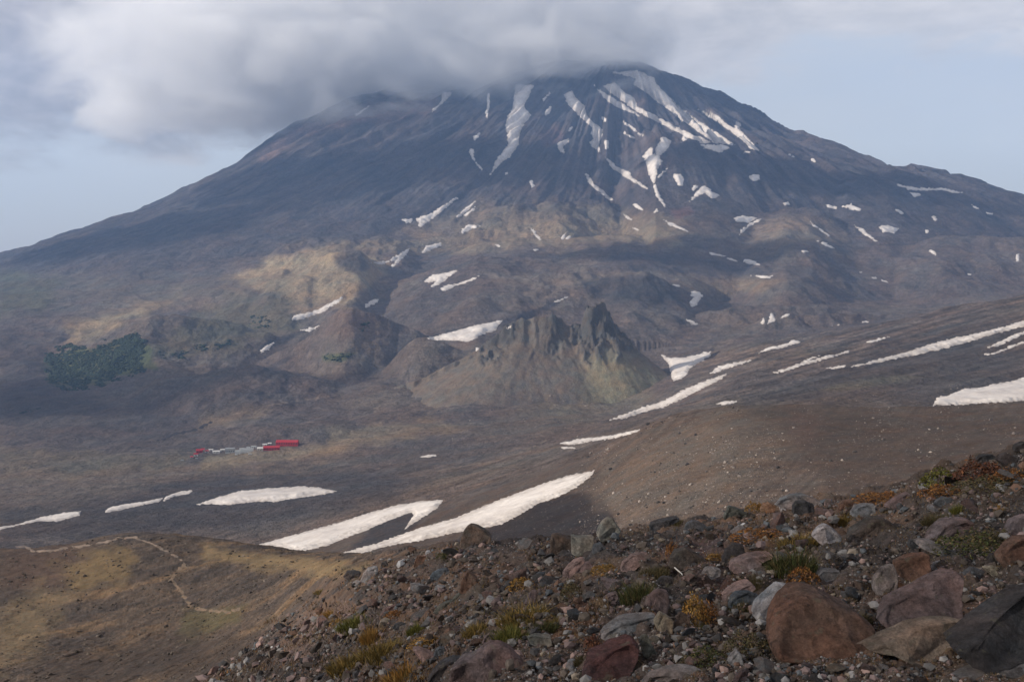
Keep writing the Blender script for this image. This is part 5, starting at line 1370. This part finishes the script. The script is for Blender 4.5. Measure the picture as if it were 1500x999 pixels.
nt.links.new(azn, comb.inputs[0]); nt.links.new(mathn(nt, 'MULTIPLY', eln, 2.4), comb.inputs[1])
def sn(scale, detail, lo_, hi_, rough_=.55, dist=0., seed=0.):
    n = N(nt, 'ShaderNodeTexNoise', Scale=scale, Detail=detail, Roughness=rough_, Distortion=dist)
    ad = N(nt, 'ShaderNodeVectorMath', _operation='ADD'); nt.links.new(comb.outputs[0], ad.inputs[0]); ad.inputs[1].default_value = (seed, seed*.7, seed*.3)
    nt.links.new(ad.outputs[0], n.inputs['Vector'])
    r = N(nt, 'ShaderNodeMapRange'); r.inputs['From Min'].default_value = lo_; r.inputs['From Max'].default_value = hi_
    nt.links.new(n.outputs['Fac'], r.inputs['Value']); return r.outputs['Result']
# height of the cloud deck's lower edge by bearing
ramp = nt.nodes.new('ShaderNodeFloatCurve'); cu = ramp.mapping.curves[0]
def edge_pt(px, py): return ((math.atan((px-X0)/F)+1.0)/2.0, (YH-py)/F/math.hypot(1, (px-X0)/F))
ep = [edge_pt(*q) for q in ((-500,230),(0,228),(120,205),(250,222),(330,200),(430,182),(520,175),(700,170),(950,130),(1050,105),(1200,95),(1320,100),(1500,85),(1900,80))]
ep = [(0., .15)]+ep+[(1., .2)]
for i, (a, b) in enumerate(ep):
    if i < 2: cu.points[i].location = (a, b)
    else: cu.points.new(a, b)
ramp.mapping.update()
nt.links.new(mathn(nt, 'MULTIPLY_ADD', azn, .5, .5), ramp.inputs['Value'])
wob = sn(7, 6, 0, 1, .6, .3)
dlt = mathn(nt, 'SUBTRACT', mathn(nt, 'ADD', eln, mathn(nt, 'MULTIPLY_ADD', wob, .16, -.08)), ramp.outputs[0])
mr = N(nt, 'ShaderNodeMapRange', _interpolation_type='SMOOTHSTEP'); mr.inputs['From Min'].default_value = -.014; mr.inputs['From Max'].default_value = .03
nt.links.new(dlt, mr.inputs['Value']); deck = mr.outputs['Result']
# brightness of the deck: soft folds
n1 = sn(5, 7, .38, .62, .6, .5, 3.); n2_ = sn(16, 6, .38, .64, .6, .4, 8.)
fold = mathn(nt, 'MULTIPLY_ADD', n2_, .4, mathn(nt, 'MULTIPLY', n1, .6))
# left darker, right and top lighter
lr = N(nt, 'ShaderNodeMapRange'); lr.inputs['From Min'].default_value = -.45; lr.inputs['From Max'].default_value = .35; nt.links.new(azn, lr.inputs['Value'])
dark_c = mixc(nt, lr.outputs[0], (.28, .26, .265), (.49, .47, .46))
lite_c = mixc(nt, lr.outputs[0], (.60, .54, .51), (.72, .67, .63))
deck_c = mixc(nt, fold, dark_c, lite_c)
# veil of thin high cloud and horizon murk over the blue
veil = sn(3, 6, .2, .8, .6, .5, 20.)
skyb = mixc(nt, veil, (.50, .54, .59), (.60, .60, .60))
low = N(nt, 'ShaderNodeMapRange'); low.inputs['From Min'].default_value = .11; low.inputs['From Max'].default_value = -.01; nt.links.new(eln, low.inputs['Value'])
skyb = mixc(nt, low.outputs[0], skyb, (.37, .37, .40))
cl = mixc(nt, deck, skyb, deck_c)
zen = N(nt, 'ShaderNodeMapRange', _interpolation_type='SMOOTHSTEP'); zen.inputs['From Min'].default_value = .32; zen.inputs['From Max'].default_value = .9; zen.inputs['To Min'].default_value = 1; zen.inputs['To Max'].default_value = .6; nt.links.new(Zd, zen.inputs['Value'])
cl = scale_col(nt, cl, zen.outputs[0])   # overhead deck dimmed out of view so the sun gives more contrast
sk = N(nt, 'ShaderNodeVectorMath', _operation='SCALE'); nt.links.new(sky.outputs[0], sk.inputs[0]); sk.inputs['Scale'].default_value = .02
addn = N(nt, 'ShaderNodeVectorMath', _operation='ADD'); nt.links.new(sk.outputs[0], addn.inputs[0]); nt.links.new(cl, addn.inputs[1])
nt.links.new(addn.outputs[0], bg.inputs['Color']); bg.inputs['Strength'].default_value = 1.0

# ------------------------------------------------------------------ camera and view
cd = bpy.data.cameras.new('camera'); co_ = bpy.data.objects.new('camera', cd); link(co_)
co_.location = (0, 0, 0); co_.rotation_euler = (math.pi/2, 0, 0)
cd.sensor_width = 36; cd.lens = 36*F/1500; cd.shift_y = -(499.5-YH)/1500; cd.clip_start = .05; cd.clip_end = 40000
sc.camera = co_
vs = sc.view_settings; vs.view_transform = 'Standard'; vs.look = 'None'; vs.gamma = 1; vs.use_curve_mapping = False; vs.exposure = 0.18
sc.render.engine = 'CYCLES'
sc.cycles.max_bounces = 14; sc.cycles.diffuse_bounces = 3; sc.cycles.volume_bounces = 14; sc.cycles.transparent_max_bounces = 12
sc.cycles.use_denoising = True
